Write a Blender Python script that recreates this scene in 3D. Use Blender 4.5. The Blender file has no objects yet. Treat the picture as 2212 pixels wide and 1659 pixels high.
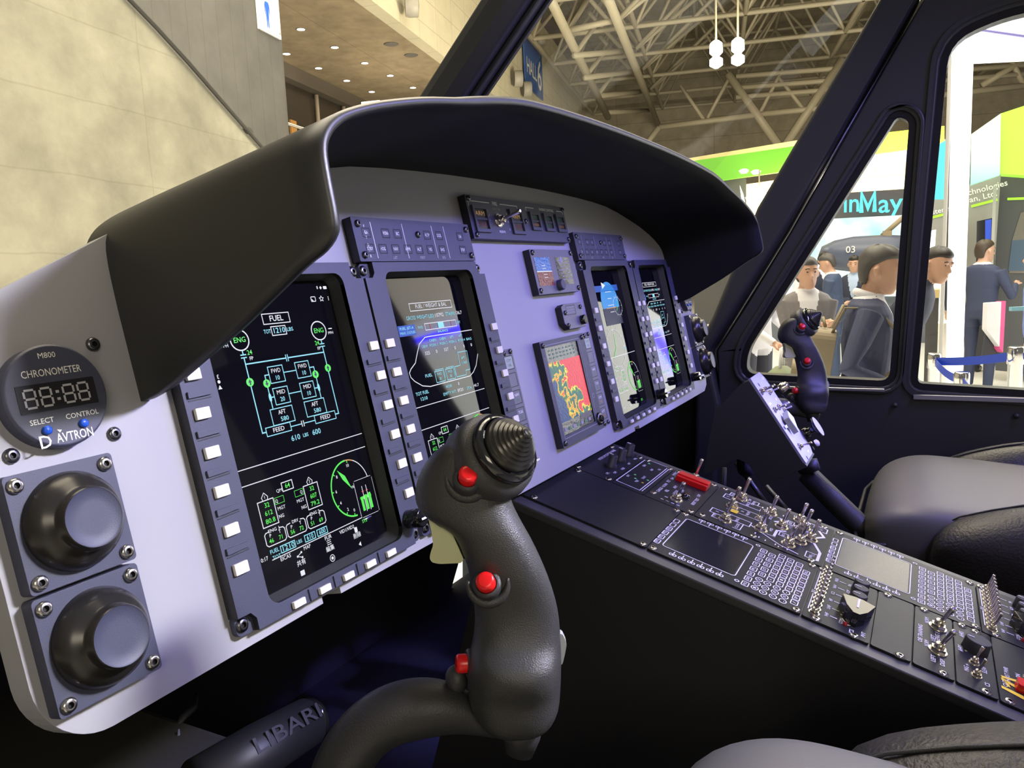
import bpy, bmesh, math, random
from mathutils import Vector, Matrix
from mathutils.geometry import tessellate_polygon
random.seed(7)
C = bpy.context.scene.collection
SC = bpy.context.scene
# ---------------------------------------------------------------- camera
F = 1695.196                                     # focal length in pixels of a 2212 px wide frame
CAM = Vector((0, 0, 1.6))
LOOK = Vector((0.87301095, 0.46805962, -0.13701123))
RIGHT = Vector((0.46690177, -0.88328798, -0.04248618))
UP = Vector((0.14090644, 0.02687989, 0.98965794))
cd = bpy.data.cameras.new('camera'); cam = bpy.data.objects.new('camera', cd); C.objects.link(cam)
cd.sensor_width = 36; cd.lens = F / 2212 * 36; cd.clip_start = .02; cd.clip_end = 200
R3 = Matrix((RIGHT, UP, -LOOK)).transposed()
cam.matrix_world = Matrix.Translation(CAM) @ R3.to_4x4()
SC.camera = cam
cd.dof.use_dof = False
# ---------------------------------------------------------------- world, exposure
SC.view_settings.view_transform = 'Standard'; SC.view_settings.look = 'None'
SC.view_settings.gamma = 1; SC.view_settings.use_curve_mapping = False
SC.view_settings.exposure = 0.0
wd = bpy.data.worlds.new('hall_air'); SC.world = wd; wd.use_nodes = True
bgn = wd.node_tree.nodes['Background']; bgn.inputs[0].default_value = (1.0, .93, .80, 1); bgn.inputs[1].default_value = .18
def area(name, loc, target, sx, sy, power, col, spread=180):
    l = bpy.data.lights.new(name, 'AREA'); l.shape = 'RECTANGLE'; l.size = sx; l.size_y = sy
    l.energy = power; l.color = col; l.spread = math.radians(spread)
    o = bpy.data.objects.new(name, l); C.objects.link(o); o.location = loc
    o.rotation_euler = (Vector(target) - Vector(loc)).to_track_quat('-Z', 'Y').to_euler()
    return o
H1 = Vector((math.cos(math.radians(13.5)), math.sin(math.radians(13.5)), 0))
H2 = Vector((-H1.y, H1.x, 0))
def hp(a, b, z=0): return H1 * a + H2 * b + Vector((0, 0, z))
# hall ceiling lamps and added fills (warm), cabin LED strips (violet), added booth fill (white)
area('hall_light_near', hp(5, 1.5, 9.5), hp(5, 3.0, 0), 9, 6, 1150, (1, .88, .66))
area('facade_fill', hp(9.5, 3.0, 5.0), hp(14, 8.2, 7), 4, 2, 380, (1, .9, .70))  # added fill that brightens the beige facade
area('soffit_bounce_fill', hp(9, 10.5, 1.0), hp(9, 10.5, 6), 5, 4, 600, (1, .88, .70))  # added upward fill standing in for light bounced off the floor
area('booth_fill', hp(9, -3.2, 6.5), hp(9, -3.4, 0), 4, 4, 230, (1, .99, .95))  # unseen fill added above the booths to lift floor and people
area('aisle_light', (-1.9, -1.7, 2.7), (.25, .35, 1.4), 1.4, .8, 28, (1, .88, .68))
area('hall_light_far', hp(13, -1, 12), hp(14, -1, 0), 14, 16, 2400, (1, .88, .66))
area('truss_fill', hp(20, -4, 1.0), hp(32, -2, 12), 6, 6, 4600, (1, .88, .62))  # unseen upward fill near the floor, brightens the roof trusses
area('hall_light_wall', hp(3.5, 1.5, 5.5), hp(5.5, 6.5, 2.2), 3, 2, 70, (1, .88, .66))
area('cabin_white_light', (.86, -.70, 2.2), (.02, .40, 1.14), .22, .10, 3.9, (1, .98, .96), 56)
area('cabin_violet_light', (1.15, -.52, 2.16), (.95, .42, 1.38), .9, .08, 11.5, (.29, .26, 1.0), 130)
area('cabin_violet_light', (1.40, -.75, 2.2), (1.30, .21, 1.33), .08, .06, .75, (.24, .22, 1.0), 13)  # narrow extra light added just for the collective box face
# ---------------------------------------------------------------- pixel helpers (photo frame 2212 x 1659)
def ray(px, py): return LOOK + RIGHT * ((px - 1106) / F) + UP * ((829.5 - py) / F)
def at(px, py, depth): return CAM + ray(px, py) * depth            # depth along the view axis
def hit(px, py, p0, n):
    d = ray(px, py); return CAM + d * ((Vector(p0) - CAM).dot(n) / d.dot(n))
U = .215
PO = Vector((0.34685958, 0.44264606, 1.61043832))
PX = Vector((1, 0, 0)); PV = Vector((0, .21111012, .97746229)); PN = Vector((0, -.97746229, .21111012))
def frame(o, x, y, z): return Matrix.Translation(o) @ Matrix((x, y, z)).transposed().to_4x4()
MP = frame(PO, PX, PV, PN)
def puv(px, py, w=0):
    h = hit(px, py, PO + PN * (w * U), PN) - PO; return (h.dot(PX) / U, h.dot(PV) / U)
b17 = math.radians(17)
TN = Vector((0, -math.sin(b17), math.cos(b17))); TF = Vector((0, math.cos(b17), math.sin(b17)))
TO = Vector((.9087, .40, 1.2265 + .30573 * .40))
MT = frame(TO, PX, TF, TN)                      # pedestal frame, x right, y forward, z out of the face
def tp(px, py, h=0):
    q = hit(px, py, TO + TN * h, TN) - TO; return (q.dot(PX), q.dot(TF))
# ---------------------------------------------------------------- materials
MATS = {}
def mat(name, col=(.5, .5, .5), rough=.5, metal=0, emit=0, ecol=None, spec=.5, bump=0, bscale=200, noise=0, nscale=5, coat=0, alpha=1, trans=0):
    if name in MATS: return MATS[name]
    m = bpy.data.materials.new(name); m.use_nodes = True; nt = m.node_tree; p = nt.nodes['Principled BSDF']
    p.inputs['Base Color'].default_value = (*col, 1); p.inputs['Roughness'].default_value = rough
    p.inputs['Metallic'].default_value = metal; p.inputs['Specular IOR Level'].default_value = spec
    p.inputs['Coat Weight'].default_value = coat; p.inputs['Alpha'].default_value = alpha
    p.inputs['Transmission Weight'].default_value = trans
    if emit:
        p.inputs['Emission Color'].default_value = (*(ecol or col), 1); p.inputs['Emission Strength'].default_value = emit
    if bump or noise:
        tc = nt.nodes.new('ShaderNodeTexCoord')
    if bump:
        n = nt.nodes.new('ShaderNodeTexNoise'); n.inputs['Scale'].default_value = bscale; n.inputs['Detail'].default_value = 3
        b = nt.nodes.new('ShaderNodeBump'); b.inputs['Strength'].default_value = bump; b.inputs['Distance'].default_value = .001
        nt.links.new(tc.outputs['Object'], n.inputs['Vector']); nt.links.new(n.outputs['Fac'], b.inputs['Height']); nt.links.new(b.outputs['Normal'], p.inputs['Normal'])
    if noise:
        n = nt.nodes.new('ShaderNodeTexNoise'); n.inputs['Scale'].default_value = nscale; n.inputs['Detail'].default_value = 6
        r = nt.nodes.new('ShaderNodeValToRGB'); e = r.color_ramp.elements
        e[0].position = .3; e[1].position = .7
        e[0].color = (*[c * (1 - noise) for c in col], 1); e[1].color = (*[min(1, c * (1 + noise)) for c in col], 1)
        nt.links.new(tc.outputs['Object'], n.inputs['Vector']); nt.links.new(n.outputs['Fac'], r.inputs['Fac']); nt.links.new(r.outputs['Color'], p.inputs['Base Color'])
    MATS[name] = m; return m
grey = mat('panel_grey', (.36, .36, .385), .5, bump=.04, bscale=2500)
bez = mat('bezel_blue_black', (.050, .054, .088), .5, bump=.15, bscale=1200)
blk = mat('black_paint', (.018, .018, .02), .5, bump=.1, bscale=1200)
hoodm = mat('hood_black', (.018, .018, .018), .42, spec=.6, bump=.05, bscale=1600)
hood_shade = mat('hood_shaded_inside', (.008, .008, .010), .75, spec=.25)  # hood black darkened to paint in the shade under the hood
inner = mat('bezel_inner', (.04, .042, .042), .55, bump=.2, bscale=900)
glass = mat('screen_glass', (.004, .004, .006), .04, spec=.5)
cap = mat('button_cap', (.78, .75, .68), .45)
steel = mat('steel', (.55, .53, .5), .25, 1)
nickel = mat('nickel', (.78, .73, .62), .24, 1)
dsteel = mat('dark_steel', (.16, .16, .17), .3, 1)
hole = mat('socket_black', (.004, .004, .004), .6)
gblk = mat('gloss_black', (.012, .012, .012), .12, coat=.5)
rubber = mat('black_rubber', (.028, .028, .030), .5, bump=.25, bscale=900)
ink = mat('white_ink', (.85, .85, .82), .6)
inkgrey = mat('faded_ink', (.34, .34, .36), .6)
ewhite = mat('screen_white', (0, 0, 0), .5, emit=.95, ecol=(.85, .87, .95))
ecyan = mat('screen_cyan', (0, 0, 0), .5, emit=.95, ecol=(.30, .80, .95))
egreen = mat('screen_green', (0, 0, 0), .5, emit=.95, ecol=(.10, .90, .08))
ered = mat('screen_red', (0, 0, 0), .5, emit=.9, ecol=(.8, .05, .06))
eamber = mat('screen_amber', (0, 0, 0), .5, emit=.6, ecol=(.9, .45, .12))
eblue = mat('screen_blue', (0, 0, 0), .5, emit=.8, ecol=(.01, .10, .62))
esky = mat('screen_sky', (0, 0, 0), .5, emit=.9, ecol=(.03, .30, .85))
red = mat('red_cap', (.72, .01, .012), .28)
# ---------------------------------------------------------------- mesh builder
TXT = {}
def glyphs(s, font_w=0):
    key = s
    if key not in TXT:
        cu = bpy.data.curves.new('t', 'FONT'); cu.body = s; cu.size = 1; cu.align_x = 'CENTER'; cu.align_y = 'CENTER'; cu.resolution_u = 2
        cu.offset = 0 if 'M' in s or 'W' in s else .008
        o = bpy.data.objects.new('t', cu)
        me = bpy.data.meshes.new_from_object(o)
        vs = [v.co.copy() for v in me.vertices]; fs = [tuple(p.vertices) for p in me.polygons]
        xs = [v.x for v in vs] or [0]
        TXT[key] = (vs, fs, max(xs) - min(xs))
        bpy.data.objects.remove(o); bpy.data.curves.remove(cu); bpy.data.meshes.remove(me)
    return TXT[key]
def rr(x0, y0, x1, y1, r=0, n=5):
    if r <= 0: return [(x0, y0), (x1, y0), (x1, y1), (x0, y1)]
    out = []
    for cx, cy, a in ((x1 - r, y0 + r, -90), (x1 - r, y1 - r, 0), (x0 + r, y1 - r, 90), (x0 + r, y0 + r, 180)):
        for k in range(n + 1):
            t = math.radians(a + 90 * k / n); out.append((cx + r * math.cos(t), cy + r * math.sin(t)))
    return out
def circ(cx, cy, r, n=32, ry=None):
    return [(cx + r * math.cos(2 * math.pi * k / n), cy + (ry or r) * math.sin(2 * math.pi * k / n)) for k in range(n)]
class B:
    def __init__(s, k=1.0): s.v = []; s.f = []; s.m = []; s.sm = []; s.k = k; s.M = Matrix.Identity(4)
    def add(s, vs, fs, m=0, smooth=False):
        o = len(s.v)
        s.v += [s.M @ Vector(p) for p in vs]
        for f in fs: s.f.append([o + i for i in f]); s.m.append(m); s.sm.append(smooth)
        return s
    def box(s, x0, y0, z0, x1, y1, z1, m=0):
        v = [(x, y, z) for z in (z0, z1) for y in (y0, y1) for x in (x0, x1)]
        return s.add(v, [(0, 2, 3, 1), (4, 5, 7, 6), (0, 1, 5, 4), (2, 6, 7, 3), (0, 4, 6, 2), (1, 3, 7, 5)], m)
    def flat(s, poly, z, m=0, holes=()):
        loops = [[Vector((x, y, 0)) for x, y in p] for p in [poly, *holes]]
        pts = [p for l in loops for p in l]
        if holes or len(poly) > 4: tris = tessellate_polygon(loops)
        else: tris = [tuple(range(len(poly)))]
        return s.add([(p.x, p.y, z) for p in pts], [tuple(t) for t in tris], m)
    def prism(s, poly, z0, z1, m=0, holes=(), ms=None, back=True, smooth=False):
        a = sum(poly[i - 1][0] * poly[i][1] - poly[i][0] * poly[i - 1][1] for i in range(len(poly)))
        if a < 0: poly = poly[::-1]
        hs = []
        for h in holes:
            a = sum(h[i - 1][0] * h[i][1] - h[i][0] * h[i - 1][1] for i in range(len(h)))
            hs.append(h if a < 0 else h[::-1])
        loops = [poly, *hs]; allp = [p for l in loops for p in l]; n = len(allp)
        tris = tessellate_polygon([[Vector((x, y, 0)) for x, y in l] for l in loops])
        T = []
        for t in tris:
            a, b, c = [allp[i] for i in t]
            cr = (b[0] - a[0]) * (c[1] - a[1]) - (b[1] - a[1]) * (c[0] - a[0])
            T.append(tuple(t) if cr > 0 else tuple(t)[::-1])
        vs = [(x, y, z1) for x, y in allp] + [(x, y, z0) for x, y in allp]
        s.add(vs, T, m)
        o = len(s.v) - len(vs)
        def af(f, mm, sm=False): s.f.append([o + i for i in f]); s.m.append(mm); s.sm.append(sm)
        if back:
            for t in T: af([n + i for i in t[::-1]], m)
        k = 0
        for l in loops:
            for i in range(len(l)):
                j = (i + 1) % len(l); af([k + i, n + k + i, n + k + j, k + j], m if ms is None else ms, smooth)
            k += len(l)
        return s
    def lathe(s, prof, cx=0, cy=0, n=24, m=0, capt=True, capb=False, smooth=True):
        vs = [(cx + r * math.cos(2 * math.pi * k / n), cy + r * math.sin(2 * math.pi * k / n), z) for r, z in prof for k in range(n)]
        fs = [(i * n + k, i * n + (k + 1) % n, (i + 1) * n + (k + 1) % n, (i + 1) * n + k) for i in range(len(prof) - 1) for k in range(n)]
        s.add(vs, fs, m, smooth); o = len(s.v) - len(vs)
        if capt: s.f.append([o + (len(prof) - 1) * n + k for k in range(n)]); s.m.append(m); s.sm.append(False)
        if capb: s.f.append([o + n - 1 - k for k in range(n)]); s.m.append(m); s.sm.append(False)
        return s
    def cyl(s, cx, cy, r, z0, z1, n=20, m=0, r2=None):
        s.lathe([(r, z0), (r if r2 is None else r2, z1)], cx, cy, n, m, True, True); return s
    def loft(s, rings, m=0, cap=True, smooth=True, closed=True):
        n = len(rings[0]); vs = [p for r in rings for p in r]
        rng = range(n) if closed else range(n - 1)
        fs = [(i * n + k, i * n + (k + 1) % n, (i + 1) * n + (k + 1) % n, (i + 1) * n + k) for i in range(len(rings) - 1) for k in rng]
        if cap: fs += [tuple(range(n))[::-1], tuple((len(rings) - 1) * n + k for k in range(n))]
        return s.add(vs, fs, m, smooth)
    def tube(s, pts, rad, n=12, m=0, cap=True, asp=1.0, up=(0, 0, 1)):
        pts = [Vector(p) for p in pts]; rad = rad if isinstance(rad, (list, tuple)) else [rad] * len(pts)
        rings = []; ref = Vector(up)
        for i, p in enumerate(pts):
            d = (pts[min(i + 1, len(pts) - 1)] - pts[max(i - 1, 0)]).normalized()
            x = d.cross(ref)
            if x.length < 1e-3: x = d.cross(Vector((1, 0, 0)))
            x.normalize(); y = x.cross(d); ref = y
            rings.append([p + (x * math.cos(2 * math.pi * k / n) + y * math.sin(2 * math.pi * k / n) * asp) * rad[i] for k in range(n)])
        return s.loft(rings, m, cap)
    def stroke(s, pts, w, z, m=0, closed=False):
        pts = [Vector((x, y, 0)) for x, y in pts]; n = len(pts); L = []; 
        for i in range(n):
            a = pts[(i - 1) % n] if (closed or i) else pts[0]; c = pts[(i + 1) % n] if (closed or i < n - 1) else pts[-1]
            d1 = (pts[i] - a); d2 = (c - pts[i])
            if d1.length < 1e-9: d1 = d2
            if d2.length < 1e-9: d2 = d1
            d1 = d1.normalized(); d2 = d2.normalized(); nn = Vector((-(d1.y + d2.y), d1.x + d2.x, 0))
            if nn.length < 1e-6: nn = Vector((-d1.y, d1.x, 0))
            nn.normalize(); c_ = max(.5, nn.dot(Vector((-d1.y, d1.x, 0))))
            L.append((pts[i] + nn * w / 2 / c_, pts[i] - nn * w / 2 / c_))
        vs = [(q.x, q.y, z) for ab in L for q in ab]
        fs = [(2 * i, 2 * i + 1, 2 * ((i + 1) % n) + 1, 2 * ((i + 1) % n)) for i in range(n if closed else n - 1)]
        return s.add(vs, fs, m)
    def text(s, t, x, y, z, size, m=0, rot=0, sx=1.0, align='c', width=None):
        vs, fs, w = glyphs(t)
        if width: sx = width / (w * size) if w else 1
        ca, sa = math.cos(math.radians(rot)), math.sin(math.radians(rot))
        dx = {'c': 0, 'l': w / 2, 'r': -w / 2}[align]
        out = []
        for v in vs:
            a, b = (v.x + dx) * size * sx, v.y * size
            out.append((x + a * ca - b * sa, y + a * sa + b * ca, z))
        return s.add(out, fs, m)
    def build(s, name, mats, parent=None, world=None, bevel=0, seg=2, smooth=False, sub=0, auto=False, fixn=False):
        me = bpy.data.meshes.new(name)
        me.from_pydata([tuple(p * s.k) for p in s.v], [], s.f)
        mats = mats if isinstance(mats, (list, tuple)) else [mats]
        for m_ in mats: me.materials.append(m_)
        me.polygons.foreach_set('material_index', s.m)
        me.polygons.foreach_set('use_smooth', [True] * len(s.f) if smooth else s.sm)
        me.update()
        if fixn:
            bm = bmesh.new(); bm.from_mesh(me); bmesh.ops.remove_doubles(bm, verts=bm.verts, dist=1e-6); bmesh.ops.recalc_face_normals(bm, faces=bm.faces); bm.to_mesh(me); bm.free()
        o = bpy.data.objects.new(name, me); C.objects.link(o)
        if parent is not None: o.parent = parent
        if world is not None: o.matrix_world = world
        if bevel:
            bm = bmesh.new(); bm.from_mesh(me); bmesh.ops.remove_doubles(bm, verts=bm.verts, dist=1e-6); bm.to_mesh(me); bm.free()
            md = o.modifiers.new('bevel', 'BEVEL'); md.width = bevel; md.segments = seg; md.limit_method = 'ANGLE'; md.angle_limit = math.radians(40)
            md.harden_normals = False
        if sub:
            md = o.modifiers.new('sub', 'SUBSURF'); md.levels = sub; md.render_levels = sub
        return o
def tag(o, label=None, cat=None, group=None, kind=None):
    if label: o['label'] = label
    if cat: o['category'] = cat
    if group: o['group'] = group
    if kind: o['kind'] = kind
    return o
def thing(name, label, cat, M, group=None):
    o = bpy.data.objects.new(name, None); C.objects.link(o); o.empty_display_size = .02
    o.matrix_world = M; return tag(o, label, cat, group)
def sub(M, x, y, z=0): return M @ Matrix.Translation((x, y, z))
def copy_tree(o, parent=None):
    c = o.copy(); C.objects.link(c)
    if parent is not None: c.parent = parent
    for ch in [x for x in list(o.children)]: copy_tree(ch, c)
    return c
# ================================================================ instrument panel
CU = 2.611                                     # panel centre line in panel units
def mir(p): return [(2 * CU - x, y) for x, y in p][::-1]
PS = -.045                                     # level of the grey panel surface
left = [(-.61, -.16)] + [(-.435 - .175 * math.cos(math.radians(a)), -1.0 - .185 * math.sin(math.radians(a))) for a in range(0, 91, 9)] + [ (.375, -1.178), (.375, -1.155), (.47, -1.155), (.47, -1.178), (1.8, -1.19), (2.6, -1.20)]
rightb = [(3.676, -1.21), (3.676, -1.185), (3.771, -1.185), (3.771, -1.21), (5.2, -1.215), (5.64, -1.215), (5.75, -1.17), (5.80, -1.08), (5.83, -.98), (5.83, -.16)]
arch_in = [(0, .505), (.35, .504), (.7, .498), (1.0, .489), (1.25, .478), (1.5, .460), (1.75, .422), (2.0, .372), (2.2, .328), (2.4, .270), (2.53, .222), (2.62, .178), (2.67, .140), (2.695, .10), (2.705, .03), (2.708, -.06)]
topr = [(5.80, -.115), (5.74, -.085), (5.38, .108)]
topl = [(-.155, .108), (-.52, -.055), (-.585, -.09)]
arch_pts = [(CU + d, v) for d, v in arch_in[::-1] if v > .15] + [(CU - d, v) for d, v in arch_in[1:] if v > .15]
outline = left + rightb + topr + arch_pts + topl
panel = thing('instrument_panel', 'wide light grey instrument panel board under the black hood', 'instrument panel', MP)
B(U).prism(outline, PS - .085, PS, holes=[rr(u_ + .04, -1.11, u_ + .905, .008, .03) for u_ in (0, 1, 3.301, 4.301)]).build('panel_board', grey, panel, bevel=.0025, seg=3)
# ---- glareshield hood
th = .03
def arch_ring(off):
    prof = [(d, v) for d, v in arch_in]
    prof = prof + [(2.708, -.08), (2.708, -.12), (2.708, -.14), (2.708, -.25), (2.708, -.365)]
    out = []
    for i, (d, v) in enumerate(prof):
        a = prof[max(0, i - 1)]; c = prof[min(len(prof) - 1, i + 1)]
        tx, ty = c[0] - a[0], c[1] - a[1]; l = math.hypot(tx, ty); nx, ny = -ty / l, tx / l
        out.append((d + nx * off * 1 if i else d, v + ny * off if i else v + off, d, v))
    return out
def wmax(v):
    tb = [(1, .80), (-.05, .80), (-.10, .785), (-.13, .74), (-.15, .67), (-.25, .40), (-.345, .09), (-.365, -.02)]
    for (v1, w1), (v2, w2) in zip(tb, tb[1:]):
        if v <= v1 and v >= v2: return w1 + (w2 - w1) * (v1 - v) / (v1 - v2)
    return tb[-1][1]
arch_in_full = arch_in
def spline(P, n):
    out = []
    for i in range(len(P) - 1):
        p0, p1, p2, p3 = [Vector(P[max(0, min(len(P) - 1, i + k))]) for k in (-1, 0, 1, 2)]
        if i == 0: p0 = Vector((-P[1][0], P[1][1], P[1][2]))
        for k in range(n):
            t = k / n; out.append(tuple(.5 * ((2 * p1) + (p2 - p0) * t + (2 * p0 - 5 * p1 + 4 * p2 - p3) * t * t + (3 * p1 - p0 - 3 * p2 + p3) * t ** 3)))
    return out + [tuple(P[-1])]
def sag(v, w): return v - .043 * max(0, min(1, (v - .20) / .2)) * max(0, w) / .8
def hoodring(off):
    r = []
    prof = [(d, v) for d, v in arch_in] + [(2.709, -.10), (2.709, -.13), (2.709, -.15), (2.709, -.20), (2.709, -.25), (2.709, -.30), (2.709, -.345), (2.709, -.365)]
    for i, (d, v) in enumerate(prof):
        a = prof[max(0, i - 1)]; c = prof[min(len(prof) - 1, i + 1)]
        tx, ty = c[0] - a[0], c[1] - a[1]; l = math.hypot(tx, ty)
        nx, ny = ty / -l * -1, tx / l
        nx, ny = -ty / l, tx / l                    # outward for a profile running clockwise from the crown
        r.append((d + nx * off, v + ny * off, wmax(v)))
    r = spline(r, 3)
    right = [(CU + d, v, w) for d, v, w in r]; lft = [(CU - d, v, w) for d, v, w in r[1:]][::-1]
    return lft + right
ri, ro = hoodring(0), hoodring(th)
NS = 9
hb = B(U); rows = []
def wv(w, k, n, base): return base + (w - base) * k / n
ring_list = []
for k in range(NS + 1): ring_list.append([(u, sag(v, wv(w, k, NS, PS - .10)), wv(w, k, NS, PS - .10)) for u, v, w in ro])
ring_list.append([((a[0] + b[0]) / 2, sag((a[1] + b[1]) / 2, a[2]), a[2] + .008) for a, b in zip(ro, ri)])
for k in range(NS + 1): ring_list.append([(u, sag(v, wv(w, NS - k, NS, PS - .10)), wv(w, NS - k, NS, PS - .10)) for u, v, w in ri])
hood_loft = [list(r) for r in ring_list]
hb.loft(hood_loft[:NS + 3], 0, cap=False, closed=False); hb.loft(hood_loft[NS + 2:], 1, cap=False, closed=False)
n = len(ro)
for e in (0, n - 1):                              # close the two lower ends
    hb.add([r[e] for r in ring_list], [tuple(range(len(ring_list)))])
hood = thing('glareshield_hood', 'curved matt black hood overhanging the grey instrument panel', 'glareshield', MP)
hb.build('hood_shell', [hoodm, hood_shade], hood, fixn=True, smooth=False)
for p_ in hood.children[0].data.polygons: p_.use_smooth = True
# front deck behind the hood down to the windscreen base, seen only from the side
# ---- socket screw used everywhere on the panel
def screw_mesh(b, x, y, z, r=.017, h=.012):
    b.lathe([(r * 1.05, z), (r * 1.05, z + h * .5), (r * .8, z + h), (r * .42, z + h)], x, y, 16, 0, capt=False)
    b.lathe([(r * .42, z + h), (r * .42, z + h * .35)], x, y, 6, 1, capt=True, smooth=False)
def screws(parent, pts, z, m=None, r=.017, k=U, label=None):
    b = B(k); screw_mesh(b, 0, 0, 0, r)
    first = None
    for x, y in pts:
        if first is None:
            o = first = b.build('screw', [m or dsteel, hole], parent)
        else:
            o = first.copy(); C.objects.link(o); o.parent = parent
        o.location = (x * k, y * k, z * k)
        if label: o['label'] = label
# ---- air vent (black dome with flat face on a square plate)
def vent(u, v, label, group):
    t = thing('air_vent', label, 'air vent', sub(MP, u * U, v * U, 0), group)
    B(U).prism(rr(-.144, -.149, .144, .149, .012), PS, 0).build('mounting_plate', bez, t, bevel=.0008)
    d = B(U); d.lathe([(.128, 0), (.127, .012), (.118, .034), (.102, .052), (.086, .062), (.079, .070), (.079, .088), (.075, .092)], n=48, capt=False)
    d.build('dome', mat('dome_black', (.03, .028, .026), .26, .35), t)
    B(U).lathe([(.075, .092), (.071, .089), (.04, .0885), (.0, .0885)], n=48, capt=False).build('face_disc', bez, t)
    screws(t, [(-.118, .122), (.118, .122), (.118, -.122), (-.118, -.122)], 0, steel, .019)
vent(-.432, -.637, 'round black domed vent under the left chronometer, upper of the pair', 'domed vents on the left wing of the panel')
vent(-.438, -.944, 'round black domed vent at the lower left corner of the panel', 'domed vents on the left wing of the panel')
vent(2 * CU + .432, -.637, 'upper black domed vent at the far right end of the panel', 'domed vents on the right wing of the panel')
vent(2 * CU + .438, -.944, 'lower black domed vent at the far right end of the panel', 'domed vents on the right wing of the panel')
# ---- chronometer
bluebtn = mat('blue_button', (.01, .09, .62), .35)
lcd = mat('clock_window', (.014, .014, .018), .45, spec=.25)
seg = mat('clock_segments', (.42, .42, .46), .5)
def chrono(u, label):
    t = thing('chronometer', label, 'clock', sub(MP, u * U, -.313 * U, 0))
    b = B(U); b.lathe([(.136, PS), (.136, -.006), (.131, 0), (.0, 0)], n=56, capt=False, smooth=False)
    b.build('clock_face', bez, t, bevel=.0005)
    w = B(U); w.prism(rr(-.104, -.036, .104, .036, .003), -.002, .0015)
    w.build('clock_window', lcd, t)
    d = B(U); z = .0022
    for cx in (-.073, -.032, .028, .068):
        for (x0, y0, x1, y1) in ((-.012, .023, .012, .023), (-.012, 0, .012, 0), (-.012, -.023, .012, -.023), (-.014, .02, -.014, .003), (.014, .02, .014, .003), (-.014, -.003, -.014, -.02), (.014, -.003, .014, -.02)):
            d.stroke([(cx + x0, y0), (cx + x1, y1)], .0055, z)
    d.flat(rr(-.006, .006, .003, .013), z); d.flat(rr(-.006, -.013, .003, -.006), z)
    d.build('digits', seg, t)
    k = B(U); z = .0008
    k.text('M800', -.005, .106, z, .021); k.text('CHRONOMETER', -.002, .062, z, .027, width=.158)
    k.text('SELECT', -.058, -.060, z, .019); k.text('CONTROL', .050, -.060, z, .019)
    k.text('D', -.062, -.114, z, .046); k.text('AVTRON', .018, -.111, z, .034, width=.10)
    k.flat([(-.026, -.087), (-.014, -.090), (-.020, -.096)], z)
    k.build('lettering', ink, t)
    for x in (-.052, .046):
        o = B(U).lathe([(.0115, 0), (.0115, .008), (.008, .011), (0, .011)], capt=False, n=20).build('button', bluebtn, t); o.location = (x * U, -.084 * U, 0)
    screws(t, [(-.128, .128), (.157, .128), (.153, -.128), (-.128, -.128)], PS, dsteel, .019)
chrono(-.389, 'round dark clock with grey digits at the left end of the panel')
chrono(2 * CU + .389, 'round clock peeking out below the hood at the far right end')
# ================================================================ multifunction displays
GZ = -.072
def G(i, px, py):
    u, v = puv(px, py, GZ); return (u - (0, 1, 3.301, 4.301)[i], v)
def bezel_mesh():
    x0, x1, y0, y1 = -.02, .965, -1.135, .032
    def c(cx, cy, sx, sy):                      # corner cut-out, walked counter-clockwise
        return None
    o = [(x0 + .068, y0), (x1 - .068, y0), (x1 - .068, y0 + .04), (x1 - .05, y0 + .062), (x1, y0 + .062), (x1, y1 - .066), (x1 - .05, y1 - .066), (x1 - .068, y1 - .045), (x1 - .068, y1),
         (x0 + .068, y1), (x0 + .068, y1 - .045), (x0 + .05, y1 - .066), (x0, y1 - .066), (x0, y0 + .062), (x0 + .05, y0 + .062), (x0 + .068, y0 + .04)]
    hole_ = rr(.113, -1.088, .838, -.011, .045)
    b = B(U); b.prism(o, PS, 0, 0, holes=[hole_], ms=1)
    # corner tabs at a lower level
    for (a, c_, d, e) in ((x0, y0, x0 + .075, y0 + .07), (x1 - .075, y0, x1 - .008, y0 + .07), (x1 - .075, y1 - .07, x1 - .02, y1 - .008), (x0, y1 - .07, x0 + .075, y1)):
        b.prism(rr(a, c_, d, e, .022), PS, -.022, 0)
    return b
def wall_mesh():                                # sloping side wall of the recess
    b = B(U); a = rr(.113, -1.088, .838, -.011, .045); c = rr(.128, -1.068, .828, -.022, .035)
    b.loft([[(x, y, -.001) for x, y in a], [(x, y, -.02) for x, y in a], [(x, y, GZ - .004) for x, y in c]], cap=False, smooth=False)
    return b
BTN = B(U); BTN.box(-.027, -.018, 0, .027, .018, .013)
BTN2 = B(U); BTN2.box(-.027, -.0115, 0, .027, .0115, .013)
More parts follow.
